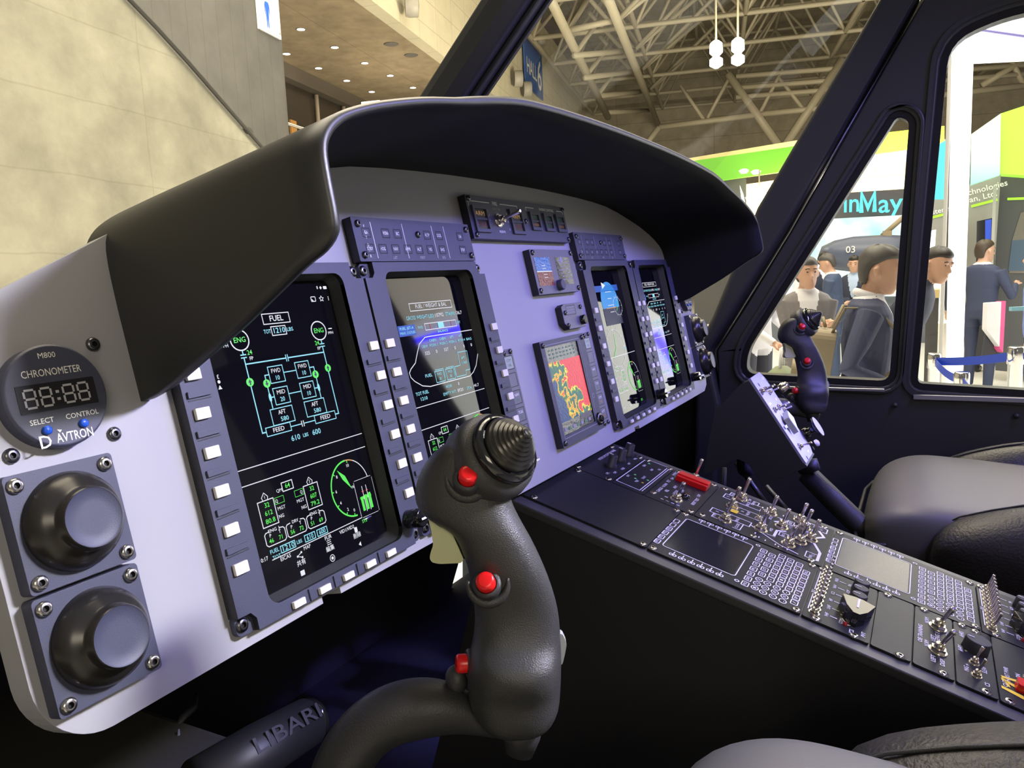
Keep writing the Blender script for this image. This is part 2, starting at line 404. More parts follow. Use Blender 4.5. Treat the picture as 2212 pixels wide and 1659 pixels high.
def mfd(i, label, page):
    u0 = (0, 1, 3.301, 4.301)[i]
    t = thing('multifunction_display', label, 'display', sub(MP, u0 * U, 0, 0), 'tall portrait displays on the panel')
    t2 = B(U)
    bz = bezel_mesh()
    for side in (-.006, .862):
        for k in range(6):
            if k == 5: continue
            y = -.315 - .1228 * (k + .5)
            bz.prism([(side, y - .010), (side + .088, y - .008), (side + .088, y + .008), (side, y + .010)], 0, .008)
            bz.prism([(side, y - .020), (side + .088, y - .018), (side + .088, y - .014), (side, y - .016)], 0, .0015, m=1)
    for k in range(4):
        x = .2214 + .1262 * (k + .5); bz.prism([(x - .008, -1.133), (x + .008, -1.133), (x + .008, -1.092), (x - .008, -1.092)], 0, .006)
    bz.build('bezel', [bez, blk], t, bevel=.0006, seg=2)
    wall_mesh().build('recess_wall', inner, t, fixn=True)
    g = B(U); g.flat(rr(.12, -1.08, .835, -.015), GZ)
    page(g, i)
    g.build('screen', [glass, ewhite, ecyan, egreen, ered, eamber, eblue, esky, edark], t)
    first = None
    for side, rowsn in ((.03, 6), (.921, 6)):
        for k in range(rowsn):
            if first is None: o = first = BTN.build('button', cap, t, bevel=.0006)
            else: o = first.copy(); C.objects.link(o); o.parent = t
            o.location = (side * U, (-.315 - .1228 * k) * U, 0)
    first = None
    for k in range(5):
        if first is None: o = first = BTN2.build('button', cap, t, bevel=.0005)
        else: o = first.copy(); C.objects.link(o); o.parent = t
        o.location = ((.2214 + .1262 * k) * U, -1.117 * U, 0)
    kb = B(U); kb.lathe([(.038, 0), (.038, .07), (.034, .074)], .885, -1.03, 24); kb.box(.849, -1.036, .06, .921, -1.024, .092)
    kb.box(.852, -1.0345, .0922, .918, -1.0255, .0935, 1)
    kb.build('knob', [gblk, ink], t)
    screws(t, [(.0, 0), (.93, -.002), (.925, -1.1), (.004, -1.1)], -.022, dsteel, .021)
    return t
edark = mat('screen_navy', (0, 0, 0), .5, emit=.5, ecol=(.004, .006, .10))
WH, CY, GR, RD, AM, BL, SK, NV = range(1, 9)
EZ = GZ + .0012
def tools(g):
    z = EZ
    def T(t, x, y, h, m=WH, **k): g.text(t, x, y, z, h, m, **k)
    def L(pts, w=.0032, m=WH, closed=False): g.stroke(pts, w, z, m, closed)
    def RB(x0, y0, x1, y1, m=WH, w=.0032, r=0.0): g.stroke(rr(x0, y0, x1, y1, r, 3), w, z, m, True)
    return T, L, RB
def eng_block(g, dx=0, dy=0):
    T0, L0, RB0 = tools(g); z = EZ
    T = lambda t, x, y, h, m=WH, **k: T0(t, x + dx, y + dy, h, m, **k)
    L = lambda pts, w=.0032, m=WH, closed=False: L0([(x + dx, y + dy) for x, y in pts], w, m, closed)
    RB = lambda x0, y0, x1, y1, m=WH, w=.0032, r=0.0: RB0(x0 + dx, y0 + dy, x1 + dx, y1 + dy, m, w, r)
    RB(.342, -.760, .393, -.730); T('64', .368, -.745, .024, GR); T('QM', .326, -.752, .016, width=.026)
    RB(.220, -.855, .291, -.768); RB(.439, -.854, .511, -.768)
    for x, vals in ((.258, ('32', '612', '80.8')), (.478, ('32', '607', '79.2'))):
        for k, q in enumerate(vals): T(q, x, -.785 - .027 * k, .023, GR, width=(.022, .034, .044)[k])
    for x, q in ((.256, '1'), (.475, '2')): L([(x - .010, -.768), (x - .014, -.757), (x, -.742), (x + .014, -.757), (x + .010, -.768)], .0025); T(q, x, -.757, .015)
    RB(.296, -.794, .338, -.772, GR, .0015); RB(.392, -.794, .434, -.772, GR, .0015)
    for k, q in enumerate(('Q', 'MGT', 'NG')): T(q, (.304, .318, .309)[k], -.784 - .027 * k, .017, width=(.010, .036, .024)[k]); T(q, (.424, .411, .420)[k], -.784 - .027 * k, .017, width=(.010, .036, .024)[k])
    for x, n1, a, b_ in ((.217, 'ENG 1', '46', '71'), (.317, 'DRV', '56', '72'), (.418, 'ENG 2', '51', '69')):
        L([(x + .022, -.872), (x + .006, -.874), (x, -.880), (x, -.913), (x + .008, -.920), (x + .084, -.920), (x + .092, -.913), (x + .092, -.880), (x + .086, -.874), (x + .070, -.872)]); T(n1, x + .046, -.872, .016, width=.010 * len(n1))
        T('P', x + .024, -.887, .017); T('T', x + .068, -.885, .017); T(a, x + .024, -.905, .021, GR); T(b_, x + .068, -.905, .021, GR)
    cx, cy, rx, ry = .680, -.836, .108, .108
    def arc(a0, a1): return [(cx + rx * math.cos(math.radians(a)), cy + ry * math.sin(math.radians(a))) for a in range(a0, a1 + 1, 6)]
    L(arc(90, 270), .006, GR); L(arc(66, 90), .005, AM); L(arc(6, 66), .0035, WH)
    for a, q in ((262, '0'), (238, '2'), (208, '4'), (176, '6'), (138, '8'), (84, '10')):
        T(q, cx + rx * .78 * math.cos(math.radians(a)), cy + ry * .80 * math.sin(math.radians(a)), .017); L([(cx + rx * c * math.cos(math.radians(a)), cy + ry * c * math.sin(math.radians(a))) for c in (.9, 1)], .004, GR)
    g.flat([(x + dx, y + dy) for x, y in [(cx + .004, cy - .004), (cx - .034, cy + .040), (cx - .054, cy + .082), (cx - .018, cy + .052)]], z, GR)
    g.flat([(x + dx, y + dy) for x, y in rr(.700, -.962, .808, -.818)], z + .0002, 0); RB(.700, -.962, .808, -.818, r=.008); T('100', .757, -.832, .016, GR); T('YR', .690, -.836, .014)
    for k in range(3): g.flat([(x + dx, y + dy) for x, y in rr(.718 + .024 * k, -.940, .732 + .024 * k, -.884 + .003 * k)], z + .0006, GR)
    g.flat([(x + dx, y + dy) for x, y in rr(.716, -.896, .782, -.884, .004)], z + .0006, GR)
    for k in range(2): g.stroke([(.739 + .024 * k + dx, -.945 + dy), (.739 + .024 * k + dx, -.845 + dy)], .003, z + .0007, WH); g.stroke([(.732 + .024 * k + dx, -.866 + dy), (.746 + .024 * k + dx, -.866 + dy)], .003, z + .0007, RD)
def page_fuel(g, i):
    z = EZ; T, L, RB = tools(g)
    RB(.441, -.173, .573, -.136); T('FUEL', .507, -.155, .030, width=.066)
    RB(.470, -.216, .541, -.184); T('1210', .506, -.200, .028, CY, width=.056); T('TOT', .449, -.200, .021, CY, width=.034); T('LBS', .562, -.200, .020, CY, width=.032)
    EL, ER = (.315, -.218), (.712, -.218)
    for c in (EL, ER): L([(c[0] + .040 * math.cos(a * math.pi / 20), c[1] + .036 * math.sin(a * math.pi / 20)) for a in range(40)], .0045, WH, True); T('ENG', c[0], c[1], .026, GR, width=.052)
    T('PPH', .246, -.232, .016, width=.03); T('PPH', .776, -.232, .015, width=.028); L([(.768, -.215), (.788, -.215)], .004)
    T('24', .345, -.265, .024, GR); T('FP', .347, -.286, .018); T('24', .686, -.265, .024, GR); T('FP', .690, -.286, .018)
    for c in (EL, ER):
        x = c[0]; L([(x, -.254), (x, -.269)], .0045, CY); L([(x - .013, -.270), (x + .013, -.270)], .004, CY); L([(x - .013, -.280), (x + .013, -.280)], .004, CY)
    L([(.315, -.280), (.315, -.546), (.333, -.546)], .0045, CY); L([(.711, -.280), (.711, -.546), (.691, -.546)], .0045, CY)
    L([(.315, -.303), (.507, -.303)], .0045, CY); L([(.518, -.303), (.711, -.303)], .0045, CY)
    for x in (.508, .517): L([(x, -.316), (x, -.290)], .0035, CY)
    for x, nums in ((.408, ('10', '20')), (.543, ('10', '10'))):
        RB(x, -.384, x + .071, -.325, CY); T('FWD', x + .036, -.342, .022, width=.044); T(nums[0], x + .036, -.368, .023, CY)
        RB(x, -.462, x + .071, -.403, CY); T('MID', x + .036, -.420, .022, width=.040); T(nums[1], x + .036, -.446, .023, CY)
    for sg, xo, xb, xf in ((-1, .388, .408, .373), (1, .637, .614, .649)):
        L([(xb, -.352), (xo, -.352), (xo, -.472)], .004, CY); L([(xb, -.432), (xo, -.432)], .004, CY); g.flat(circ(xo, -.432, .0065, 12, .016), z + .0002, CY)
        g.flat(circ(xo, -.381, .0165, 20, .015), z + .0003, GR); g.flat([(xo - .008, -.380), (xo + .008, -.380), (xo, -.390)], z + .0006, NV); g.flat(rr(xo - .003, -.380, xo + .003, -.371), z + .0006, NV)
    for x in (.315, .712): g.flat(circ(x, -.366, .0165, 20, .015), z + .0003, GR); g.flat([(x - .008, -.367), (x, -.356), (x + .008, -.367)], z + .0006, NV); g.flat(rr(x - .003, -.376, x + .003, -.367), z + .0006, NV)
    L([(.479, -.353), (.543, -.353)], .0035, CY); L([(.479, -.432), (.543, -.432)], .0035, CY)
    for x0, x1 in ((.373, .479), (.543, .649)):
        RB(x0, -.531, x1, -.474, CY); T('AFT', (x0 + x1) / 2, -.490, .022, width=.036); T('580', (x0 + x1) / 2 + .006, -.515, .023, CY, width=.038)
    for x0, x1 in ((.333, .450), (.577, .691)): g.flat(rr(x0, -.562, x1, -.532), z + .0001, 0); g.stroke(rr(x0, -.562, x1, -.532), .0032, z + .0002, CY, True); g.text('FEED', (x0 + x1) / 2, -.547, z + .0003, .022, WH, width=.054)
    L([(.450, -.549), (.505, -.549)], .0035, CY); L([(.520, -.549), (.577, -.549)], .0035, CY)
    for x in (.507, .517): L([(x, -.560), (x, -.538)], .0035)
    T('610', .461, -.592, .028, CY, width=.044); T('LBS', .512, -.592, .019, CY); T('600', .570, -.592, .028, CY, width=.044)
    L([(.135, -.647), (.815, -.647)], .003); L([(.135, -.701), (.815, -.701)], .003)
    eng_block(g)
    T('FUEL', .243, -.940, .020, CY, width=.040); T('TOT', .247, -.962, .019, CY); RB(.271, -.957, .339, -.934, CY); T('1210', .305, -.946, .024, CY, width=.056); T('LBS', .360, -.946, .018, CY)
    RB(.388, -.957, .440, -.934, CY); T('610', .414, -.946, .023, CY); RB(.452, -.957, .504, -.934, CY); T('600', .478, -.946, .023, CY)
    L([(.224, -.966), (.500, -.963), (.811, -.959)], .003)
    def Z4(x, y): return G(0, 400 + x / 3.529, 930 + y / 3.529)
    def Z3(x, y): return G(0, 350 + x / 4.022, 560 + y / 4.022)
    for s_, q, w in (('0:17', Z4(603, 985), .032), ('EICAS', Z4(765, 968), .048), ('MAP', Z4(928, 890), .034), ('FLIR', Z4(1088, 815), .036), ('VID1/VID2', Z4(1232, 755), .084)): T(s_, q[0], q[1], .019, WH, width=w)
    q = Z4(1366, 688); T('SYS', q[0], q[1], .019, GR)
    for s_, q in (('共有', Z4(885, 1008)), ('編集', Z4(1105, 900)), ('削除', Z4(1310, 800))): T(s_, q[0], q[1], .022)
    k_ = .62
    a = Z4(870, 955); L([(a[0] + .012, a[1] + .009), (a[0] - .009, a[1]), (a[0] + .012, a[1] - .009)], .003)
    for u_, v_ in ((.012, .009), (-.009, 0), (.012, -.009)): g.flat(circ(a[0] + u_, a[1] + v_, .004, 10), z, WH)
    a = Z4(1095, 852)
    for k in (-1, 0, 1): L([(a[0] - .011, a[1] + .007 * k), (a[0] + .011, a[1] + .007 * k)], .0025)
    a = Z4(1300, 757); g.flat(rr(a[0] - .008, a[1] - .010, a[0] + .008, a[1] + .010, .003), z, WH)
    a = Z4(895, 1085); g.flat(rr(a[0] - .010, a[1] - .009, a[0] + .010, a[1] + .009, .002), z, WH)
    a = Z4(1122, 972); L([(a[0] + .012 * math.cos(t * .393), a[1] + .012 * math.sin(t * .393)) for t in range(16)], .0025, WH, True); g.flat(circ(a[0], a[1], .006, 14), z, WH)
    a = Z4(1332, 865); g.flat([(a[0] - .008, a[1]), (a[0] + .006, a[1] - .009), (a[0] + .006, a[1] + .009)], z, WH)
    a = Z3(1346, 248); T('8', a[0], a[1], .017); a = Z3(1375, 248); g.flat([(a[0] - .007, a[1]), (a[0], a[1] - .007), (a[0] + .007, a[1]), (a[0], a[1] + .007)], z, WH)
    a = Z3(1412, 247); g.flat(rr(a[0] - .010, a[1] - .006, a[0] + .010, a[1] + .006, .003), z, WH)
    a = Z3(1312, 347); L(rr(a[0] - .012, a[1] - .009, a[0] + .012, a[1] + .009, .002, 2), .003, WH, True); g.flat([(a[0] - .009, a[1] - .007), (a[0], a[1] - .007), (a[0] - .009, a[1] + .002)], z, WH)
    a = Z3(1383, 343); L([(a[0] + (.012 if k % 2 == 0 else .006) * math.sin(k * math.pi / 5), a[1] + (.011 if k % 2 == 0 else .0055) * math.cos(k * math.pi / 5)) for k in range(10)], .0025, WH, True)
    a = Z3(1443, 340)
    for k in (-1, 0, 1): g.flat(circ(a[0], a[1] + .006 * k, .0022, 8), z, WH)
    a = Z3(483, 1020); T('3', a[0], a[1], .02, rot=180); a = Z3(493, 1066); g.flat(circ(a[0], a[1], .006, 8), z, WH); a = Z3(503, 1115); g.flat([(a[0] - .008, a[1] - .006), (a[0] + .008, a[1] - .006), (a[0], a[1] + .008)], z, WH)
def page_weight(g, i):
    z = EZ; T, L, RB = tools(g)
    def Z5(x, y): return G(1, 780 + x / 4.1475, 560 + y / 4.1475)
    RB(.337, -.180, .691, -.145); T('FUEL / WEIGHT & BAL', .514, -.162, .027, width=.262)
    y0 = -.212; x = lambda a, b_: Z5(a, b_)[0]
    T('GROSS WEIGHT(LBS):', (x(405, 540) + x(655, 510)) / 2, y0, .025, CY, width=x(655, 510) - x(405, 540)); T('10792', x(697, 505), y0, .025, width=.072)
    T('STA(IN):', x(800, 498), y0, .023, CY, width=.088); T('136.7', x(873, 490), y0, .024, width=.056)
    RB(.422, -.275, .694, -.245); T('FWD', x(528, 607), -.26, .018, CY); T('AFT', x(872, 565), -.260, .017, CY)
    g.flat(rr(.532, -.273, .582, -.247), z + .0003, CY); L([(.557, -.274), (.557, -.246)], .002, BL)
    for xx in (.468, .650): L([(xx, -.273), (xx, -.247)], .003, RD)
    T('BALANCE', .562, -.290, .016, CY, width=.088)
    g.flat(rr(.213, -.290, .343, -.241), z - .0004, BL); T('FUEL: JET-A', .278, -.255, .017, CY, width=.105); T('MAX: 2157LBS', .280, -.276, .017, CY, width=.115)
    ys = Z5(645, 770)[1]
    for xx, t1, t2, n_ in ((562, '', 'CREW', '325'), (648, 'CABIN', 'POSN 1', '0'), (738, 'CABIN', 'POSN 2', '337'), (822, 'AFT', 'POSN 3', '0'), (905, 'AFT', 'POSN 4', '0'), (975, '', 'BAG', '0')):
        u_ = Z5(xx, 760)[0]
        if t1: T(t1, u_, ys + .023, .018, CY, width=.056 if len(t1) > 3 else .034)
        T(t2, u_, ys, .018, CY, width=.066 if len(t2) > 4 else .048); T(n_, u_ + .01, ys - .032, .022, width=.013 * len(n_))
    hull = [(1045, 835), (1030, 950), (1005, 1010), (975, 1045), (620, 1140), (550, 1135), (480, 1095), (445, 1060), (432, 1020), (445, 985), (485, 930), (500, 850), (520, 760), (570, 700), (620, 690), (990, 632)]
    L([Z5(*p) for p in hull], .004)
    for k, (t1, n_) in enumerate((('FWD', '20'), ('MID', '30'))):
        x0 = .413 + .092 * k; RB(x0, -.525, x0 + .070, -.473, CY); L([(x0 + .006, -.466), (x0 + .077, -.466), (x0 + .077, -.512)], .0025, CY); T(t1, x0 + .035, -.488, .017, CY, width=.036); T(n_, x0 + .035, -.510, .018, CY)
    L([Z5(*p) for p in [(862, 835), (945, 820), (975, 985), (935, 995), (940, 1035), (855, 1055), (835, 965), (885, 950)]], .003, CY, True)
    c = Z5(915, 905); T('AFT', c[0], c[1] + .012, .017, CY, width=.034); T('1160', c[0], c[1] - .012, .018, CY, width=.046); c = Z5(605, 1043); T('FUEL', c[0], c[1], .021, CY, width=.056)
    c = Z5(548, 1200); T('TOT FUEL', c[0], c[1], .022, CY, width=.102); c = Z5(562, 1250); T('1210', c[0], c[1], .022, CY, width=.052)
    for s_, q, h, m_, w in (('HOOK', (785, 1138), .019, CY, .052), ('0', (872, 1115), .021, WH, .012), ('EMPTY WT:', (795, 1198), .021, CY, .112), ('8920', (888, 1172), .022, WH, .052), ('STA:', (968, 1153), .019, CY, .046), ('141.7', (1027, 1130), .021, WH, .052)):
        c = Z5(*q); T(s_, c[0], c[1], h, m_, width=w)
    y2 = (Z5(500, 1330)[1] + Z5(1105, 1160)[1]) / 2; L([(.135, y2), (.815, y2)]); y3 = (Z5(545, 1530)[1] + Z5(1165, 1325)[1]) / 2; L([(.135, y3), (.815, y3)])
    eng_block(g, .018, 0)
def page_flight(g, i):
    z = EZ
    q8 = lambda x, y: G(2, 1230 + x / 3.457, 480 + y / 3.457)
    a = q8(190, 470); b_ = q8(378, 515)
    x0, x1 = .13, .74; yt = q8(195, 478)[1]; yb = q8(200, 525)[1]
    g.flat(rr(x0, yb, x1, yt), z, BL); g.flat([(.43, yb + .02), (.50, yb + .045), (.43, yb + .07)], z + .0004, WH)
    c = q8(305, 600); g.flat(circ(c[0], c[1], .17, 40, .155), z, SK)
    g.flat([(c[0] - .17, c[1] - .04), (c[0] + .17, c[1] - .04), (c[0] + .17, c[1] - .165), (c[0] - .17, c[1] - .165)], z + .0006, NV)
    L = lambda pts, w=.004, m=WH, cl=False: g.stroke(pts, w, z + .001, m, cl)
    for k in range(4): L([(c[0] - .06 + .02 * (k % 2), c[1] + .08 - .05 * k), (c[0] + .06 - .02 * (k % 2), c[1] + .08 - .05 * k)])
    L([(c[0] - .1, c[1] - .04), (c[0] + .1, c[1] - .04)], .006, AM)
    for (x, y, r) in ((.66, -.30, .085), (.20, -.33, .06), (.44, -.60, .17)):
        L([(x + r * math.cos(t * .2), y + r * .8 * math.sin(t * .2)) for t in range(32)], .0022, WH, True)
        for t in range(12): L([(x + r * f * math.cos(t * .5236), y + r * f * math.sin(t * .5236)) for f in (.85, 1)], .003)
        L([(x - r * .5, y - r * .4), (x, y), (x + r * .1, y + r * .6)], .005, GR)
    g.text('120', .66, -.25, z, .03, WH); g.text('N', .44, -.47, z, .03, WH); g.text('TRU', .30, -.60, z, .022, CY); g.text('HDG', .62, -.62, z, .022, CY)
    L([(.135, -.66), (.8, -.66)], .004)
    eng_block(g, -.01, 0)
    for k in range(5): g.text(('EICAS', 'MAP', 'FLIR', 'VID', 'SYS')[k], .2 + .13 * k, -1.03, z, .024, GR if k == 4 else WH)
mfd(0, 'tall portrait display showing the fuel schematic, nearest to the left end', page_fuel)
mfd(1, 'tall portrait display with a pale reflection over its weight and balance page', page_weight)
mfd(2, 'tall portrait display with the blue sky ball, right of the radar screen', page_flight)
mfd(3, 'tall portrait display at the far right end of the panel beside two domed vents', page_weight)
# ================================================================ small panels on the board
SW = MT.to_3x3()
def toggle(parent, x, y, z, k=1.0, tilt=0, az=0, r=.0062, L=.019, small=False):
    """bat-handle toggle switch: nut and bushing with a tilted lever; metres"""
    t = bpy.data.objects.new('toggle_switch', None); C.objects.link(t); t.parent = parent; t.location = (x, y, z); t.empty_display_size = .01
    n_ = B(k)
    n_.lathe([(r * 1.05, 0), (r * 1.05, .0012)], n=18, m=0); n_.lathe([(r * .88, .0012), (r * .88, .0035)], n=6, m=0, smooth=False)
    n_.lathe([(r * .58, .0035), (r * .58, .0068), (r * .45, .0072)], n=16, m=0)
    n_.build('switch_nut', nickel, t)
    l = B(k); l.lathe([(r * .22, 0), (r * .26, L * .5), (r * .36, L * .9), (r * .34, L * .97), (r * .18, L)], n=12)
    o = l.build('switch_lever', nickel, t); o.location = (0, 0, .005 * k)
    o.rotation_euler = Matrix.Rotation(math.radians(az), 3, 'Z').to_euler(); o.rotation_euler = (Matrix.Rotation(math.radians(az), 4, 'Z') @ Matrix.Rotation(math.radians(tilt), 4, 'X')).to_euler()
    return t
def autopilot(u0, label, m_ink):
    t = thing('autopilot_panel', label, 'control panel', sub(MP, u0 * U, 0, 0))
    B(U).prism(rr(0, .035, .93, .224, .006), PS, 0, 0, ms=1).build('faceplate', [bez, blk], t, bevel=.0006)
    b = B(U); z = .001
    def z6(x, y):
        u, v = puv(720 + x / 3.3515, 400 + y / 3.3515); return u - .975, v
    keys = [('GA', 230, 318), ('VORA', 372, 325), ('BC', 458, 328), ('ALTP', 673, 342), ('DCEL', 760, 346), ('GA', 911, 352), ('STBY', 260, 433), ('HOG', 354, 437), ('NAV', 446, 438), ('APPR', 535, 442), ('ALT', 617, 443), ('VS', 698, 445), ('IAS', 785, 447), ('STBY', 933, 450)]
    kb = B(U)
    for s_, x, y in keys:
        c = z6(x, y); yy = .158 if y < 400 else .089
        kb.stroke(rr(c[0] - .026, yy - .019, c[0] + .026, yy + .019, .003, 2), .0045, z, 0, True)
        b.text(s_, c[0], yy, z, .021, 0, width=min(.04, .011 * len(s_)))
    kb.build('key_outline', hole, t)
    for x in (262, 487, 697, 783):
        c = z6(x, 265); b.stroke([(c[0], .205), (c[0], .048)], .0035, z)
    for s_, x in (('LAT', 447), ('VERT', 645), ('SPD', 800)): b.text(s_, z6(x, 520)[0], .050, z, .018, 1)
    for k, s_ in enumerate('FLT'): b.text(s_, .075, .185 - .024 * k, z, .017)
    for k, s_ in enumerate('DIR'): b.text(s_, .075, .105 - .024 * k, z, .017)
    b.build('lettering', [m_ink, inkgrey], t)
    screws(t, [(.035, .195), (.895, .195), (.035, .062), (.895, .062), (z6(603, 335)[0], .158)], 0, dsteel, .015)
autopilot(.975, 'black autopilot key panel above the two left displays', ink)
autopilot(3.255, 'smaller looking autopilot key panel above the two right displays', inkgrey)
# fire / engine control
t = thing('fire_control_panel', 'black fire and engine control panel below the crown of the hood', 'control panel', sub(MP, 1.945 * U, 0, 0))
B(U).prism(rr(0, .152, 1.235, .386, .006), PS, 0, 0, ms=1).build('faceplate', [bez, blk], t, bevel=.0006)
b = B(U); z = .001
def z6(x, y, w=0):
    u, v = puv(720 + x / 3.3515, 400 + y / 3.3515, w); return u - 1.945, v
lamp_amber = mat('lamp_amber', (.35, .2, .08), .5, emit=.25, ecol=(.95, .55, .2)); lamp_dark = mat('lamp_dark', (.02, .02, .022), .3); lamp_red = mat('lamp_red', (.16, .03, .03), .5)
lamp_green = mat('lamp_green', (.03, .14, .09), .4, emit=.05, ecol=(.1, .7, .3)); lamp_orange = mat('lamp_orange', (.4, .17, .06), .5, emit=.08, ecol=(.9, .4, .15))
def lampbtn(x0, y0, x1, y1, txts):
    s_ = B(U); s_.prism(rr(x0, y0, x1, y1, .004), 0, .012, 0, holes=[rr(x0 + .018, y0 + .018, x1 - .018, y1 - .018)]); o = s_.build('switch_frame', bez, t, bevel=.0004)
    my = (y0 + y1) / 2; k = B(U)
    for q, (s1, mi) in enumerate(txts):
        a0, a1 = (my + .006, y1 - .018) if q == 0 else (y0 + .018, my - .006)
        k.flat(rr(x0 + .018, a0, x1 - .018, a1), .003, 0)
        k.text(s1, (x0 + x1) / 2, (a0 + a1) / 2, .004, (a1 - a0) * .72, mi, width=(x1 - x0) * .62)
    k.flat(rr(x0 + .018, my - .006, x1 - .018, my + .006), .008, 5)
    k.build('lamp_window', [lamp_dark, lamp_amber, lamp_red, lamp_green, lamp_orange, bez], o)
for xa in (.035, .448): lampbtn(xa, .186, xa + .156, .331, (('ARM', 1), ('FIRE', 2)))
for xa, tt in ((.705, (('AUTO', 3), ('MAN', 4))), (.893, (('GOV', 3), ('AUTO', 3))), (1.073, (('AUTO', 3), ('MAN', 4)))): lampbtn(xa, .216, xa + .128, .330, tt)
b.text('FIRE', .305, .352, z, .030); b.stroke([(.02, .325), (.02, .354), (.245, .354)], .004, z); b.stroke([(.365, .354), (.57, .354), (.57, .335)], .004, z)
b.text('ENGINE CONTROL', .97, .352, z, .023, width=.21); b.stroke([(.68, .335), (.68, .354), (.79, .354)], .004, z); b.stroke([(1.12, .354), (1.21, .354), (1.21, .335)], .004, z)
b.text('AGENT REL', .31, .322, z, .018, 1); b.text('MAIN', .31, .302, z, .016, 1); b.text('RESERVE', .325, .196, z, .018)
for k, c in enumerate('ENG 1'): b.text(c, .21, .31 - .026 * k, z, .017)
for k, c in enumerate('ENG 2'): b.text(c, .42, .30 - .022 * k, z, .015)
b.build('lettering', [ink, inkgrey], t)
toggle(t, .305 * U, .258 * U, 0, 1.25, 16, -100, r=.0062, L=.024)
screws(t, [(.025, .366), (.64, .268), (.03, .172), (1.215, .366), (1.21, .172)], 0, dsteel, .014)
# standby instrument
t = thing('standby_display', 'small square standby instrument with two little screens above the radar screen', 'display', sub(MP, 2.545 * U, 0, 0))
B(U).prism(rr(0, -.172, .615, .101, .006), PS, .0, 0, ms=1).build('faceplate', [mat('standby_face', (.13, .13, .165), .45), blk], t, bevel=.0006)
def smat(name, build):
    m = bpy.data.materials.new(name); m.use_nodes = True; nt = m.node_tree; p = nt.nodes['Principled BSDF']
    p.inputs['Base Color'].default_value = (.01, .01, .012, 1); p.inputs['Roughness'].default_value = .12; build(nt, p); return m
foil = mat('foil_film', (.03, .03, .035), .10, bump=.9, bscale=300, coat=.3)
s_ = B(U); s_.flat(rr(.035, -.122, .245, .052), .001, 0); s_.flat(rr(.035, -.035, .245, .052), .0014, 1); s_.flat(rr(.035, -.122, .245, -.035), .0014, 2)
s_.stroke([(.035, -.035), (.245, -.035)], .005, .002, 3)
for k in (-2, -1, 1, 2): s_.stroke([(.12, -.035 + .018 * k), (.17, -.035 + .018 * k)], .003, .002, 3)
s_.build('attitude_screen', [foil, mat('foil_sky', (.02, .10, .30), .12, bump=.9, bscale=300, emit=.25, ecol=(.1, .3, .7)), mat('foil_ground', (.16, .03, .035), .12, bump=.9, bscale=300, emit=.2, ecol=(.3, .05, .06)), ewhite], t)
s_ = B(U); s_.flat(rr(.33, -.122, .54, .052), .001, 0)
for k in range(7):
    s_.stroke([(.35 + .02 * (k % 3), .03 - .02 * k), (.40 + .015 * (k % 4), .03 - .02 * k)], .006, .0016, 1); s_.stroke([(.47, .035 - .02 * k), (.52 - .01 * (k % 3), .035 - .02 * k)], .005, .0016, 1)
s_.flat(circ(.42, .035, .022, 20), .0016, 1)
s_.build('data_screen', [foil, inkgrey], t)
B(U).lathe([(.034, 0), (.034, .03), (.03, .034)], .30, -.125, 24).build('knob', bez, t)
screws(t, [(.03, .08), (.585, .08), (.03, -.15), (.59, -.15)], 0, dsteel, .016)
# small connector plate
t = thing('compass_control_plate', 'small irregular grey plate with a keypad grid between standby and radar screens', 'control panel', sub(MP, 2.90 * U, -.33 * U, 0))
pl = [(-.095, .07), (-.055, .085), (.22, .085), (.22, -.075), (-.035, -.075), (-.095, -.035)]
B(U).prism(pl, PS, .0, 0, ms=1).build('faceplate', [MATS['standby_face'], blk], t, bevel=.0006)
g = B(U); g.stroke(rr(-.03, .015, .105, .073), .003, .001, 0, True)
for i in range(6):
    for j in range(3): g.stroke([(-.018 + .02 * i, .062 - .017 * j), (-.006 + .02 * i, .062 - .017 * j)], .003, .001, 1)
for i in range(5): g.text('T', .0 + .02 * i, -.005, .001, .014, 2)
g.build('key_grid', [hole, inkgrey, lamp_orange], t)
screws(t, [(-.06, .03), (.19, .055), (-.05, -.05)], 0, dsteel, .014)
B(U).lathe([(.03, 0), (.03, .028), (.026, .03)], .17, -.03, 20).build('knob', gblk, t)
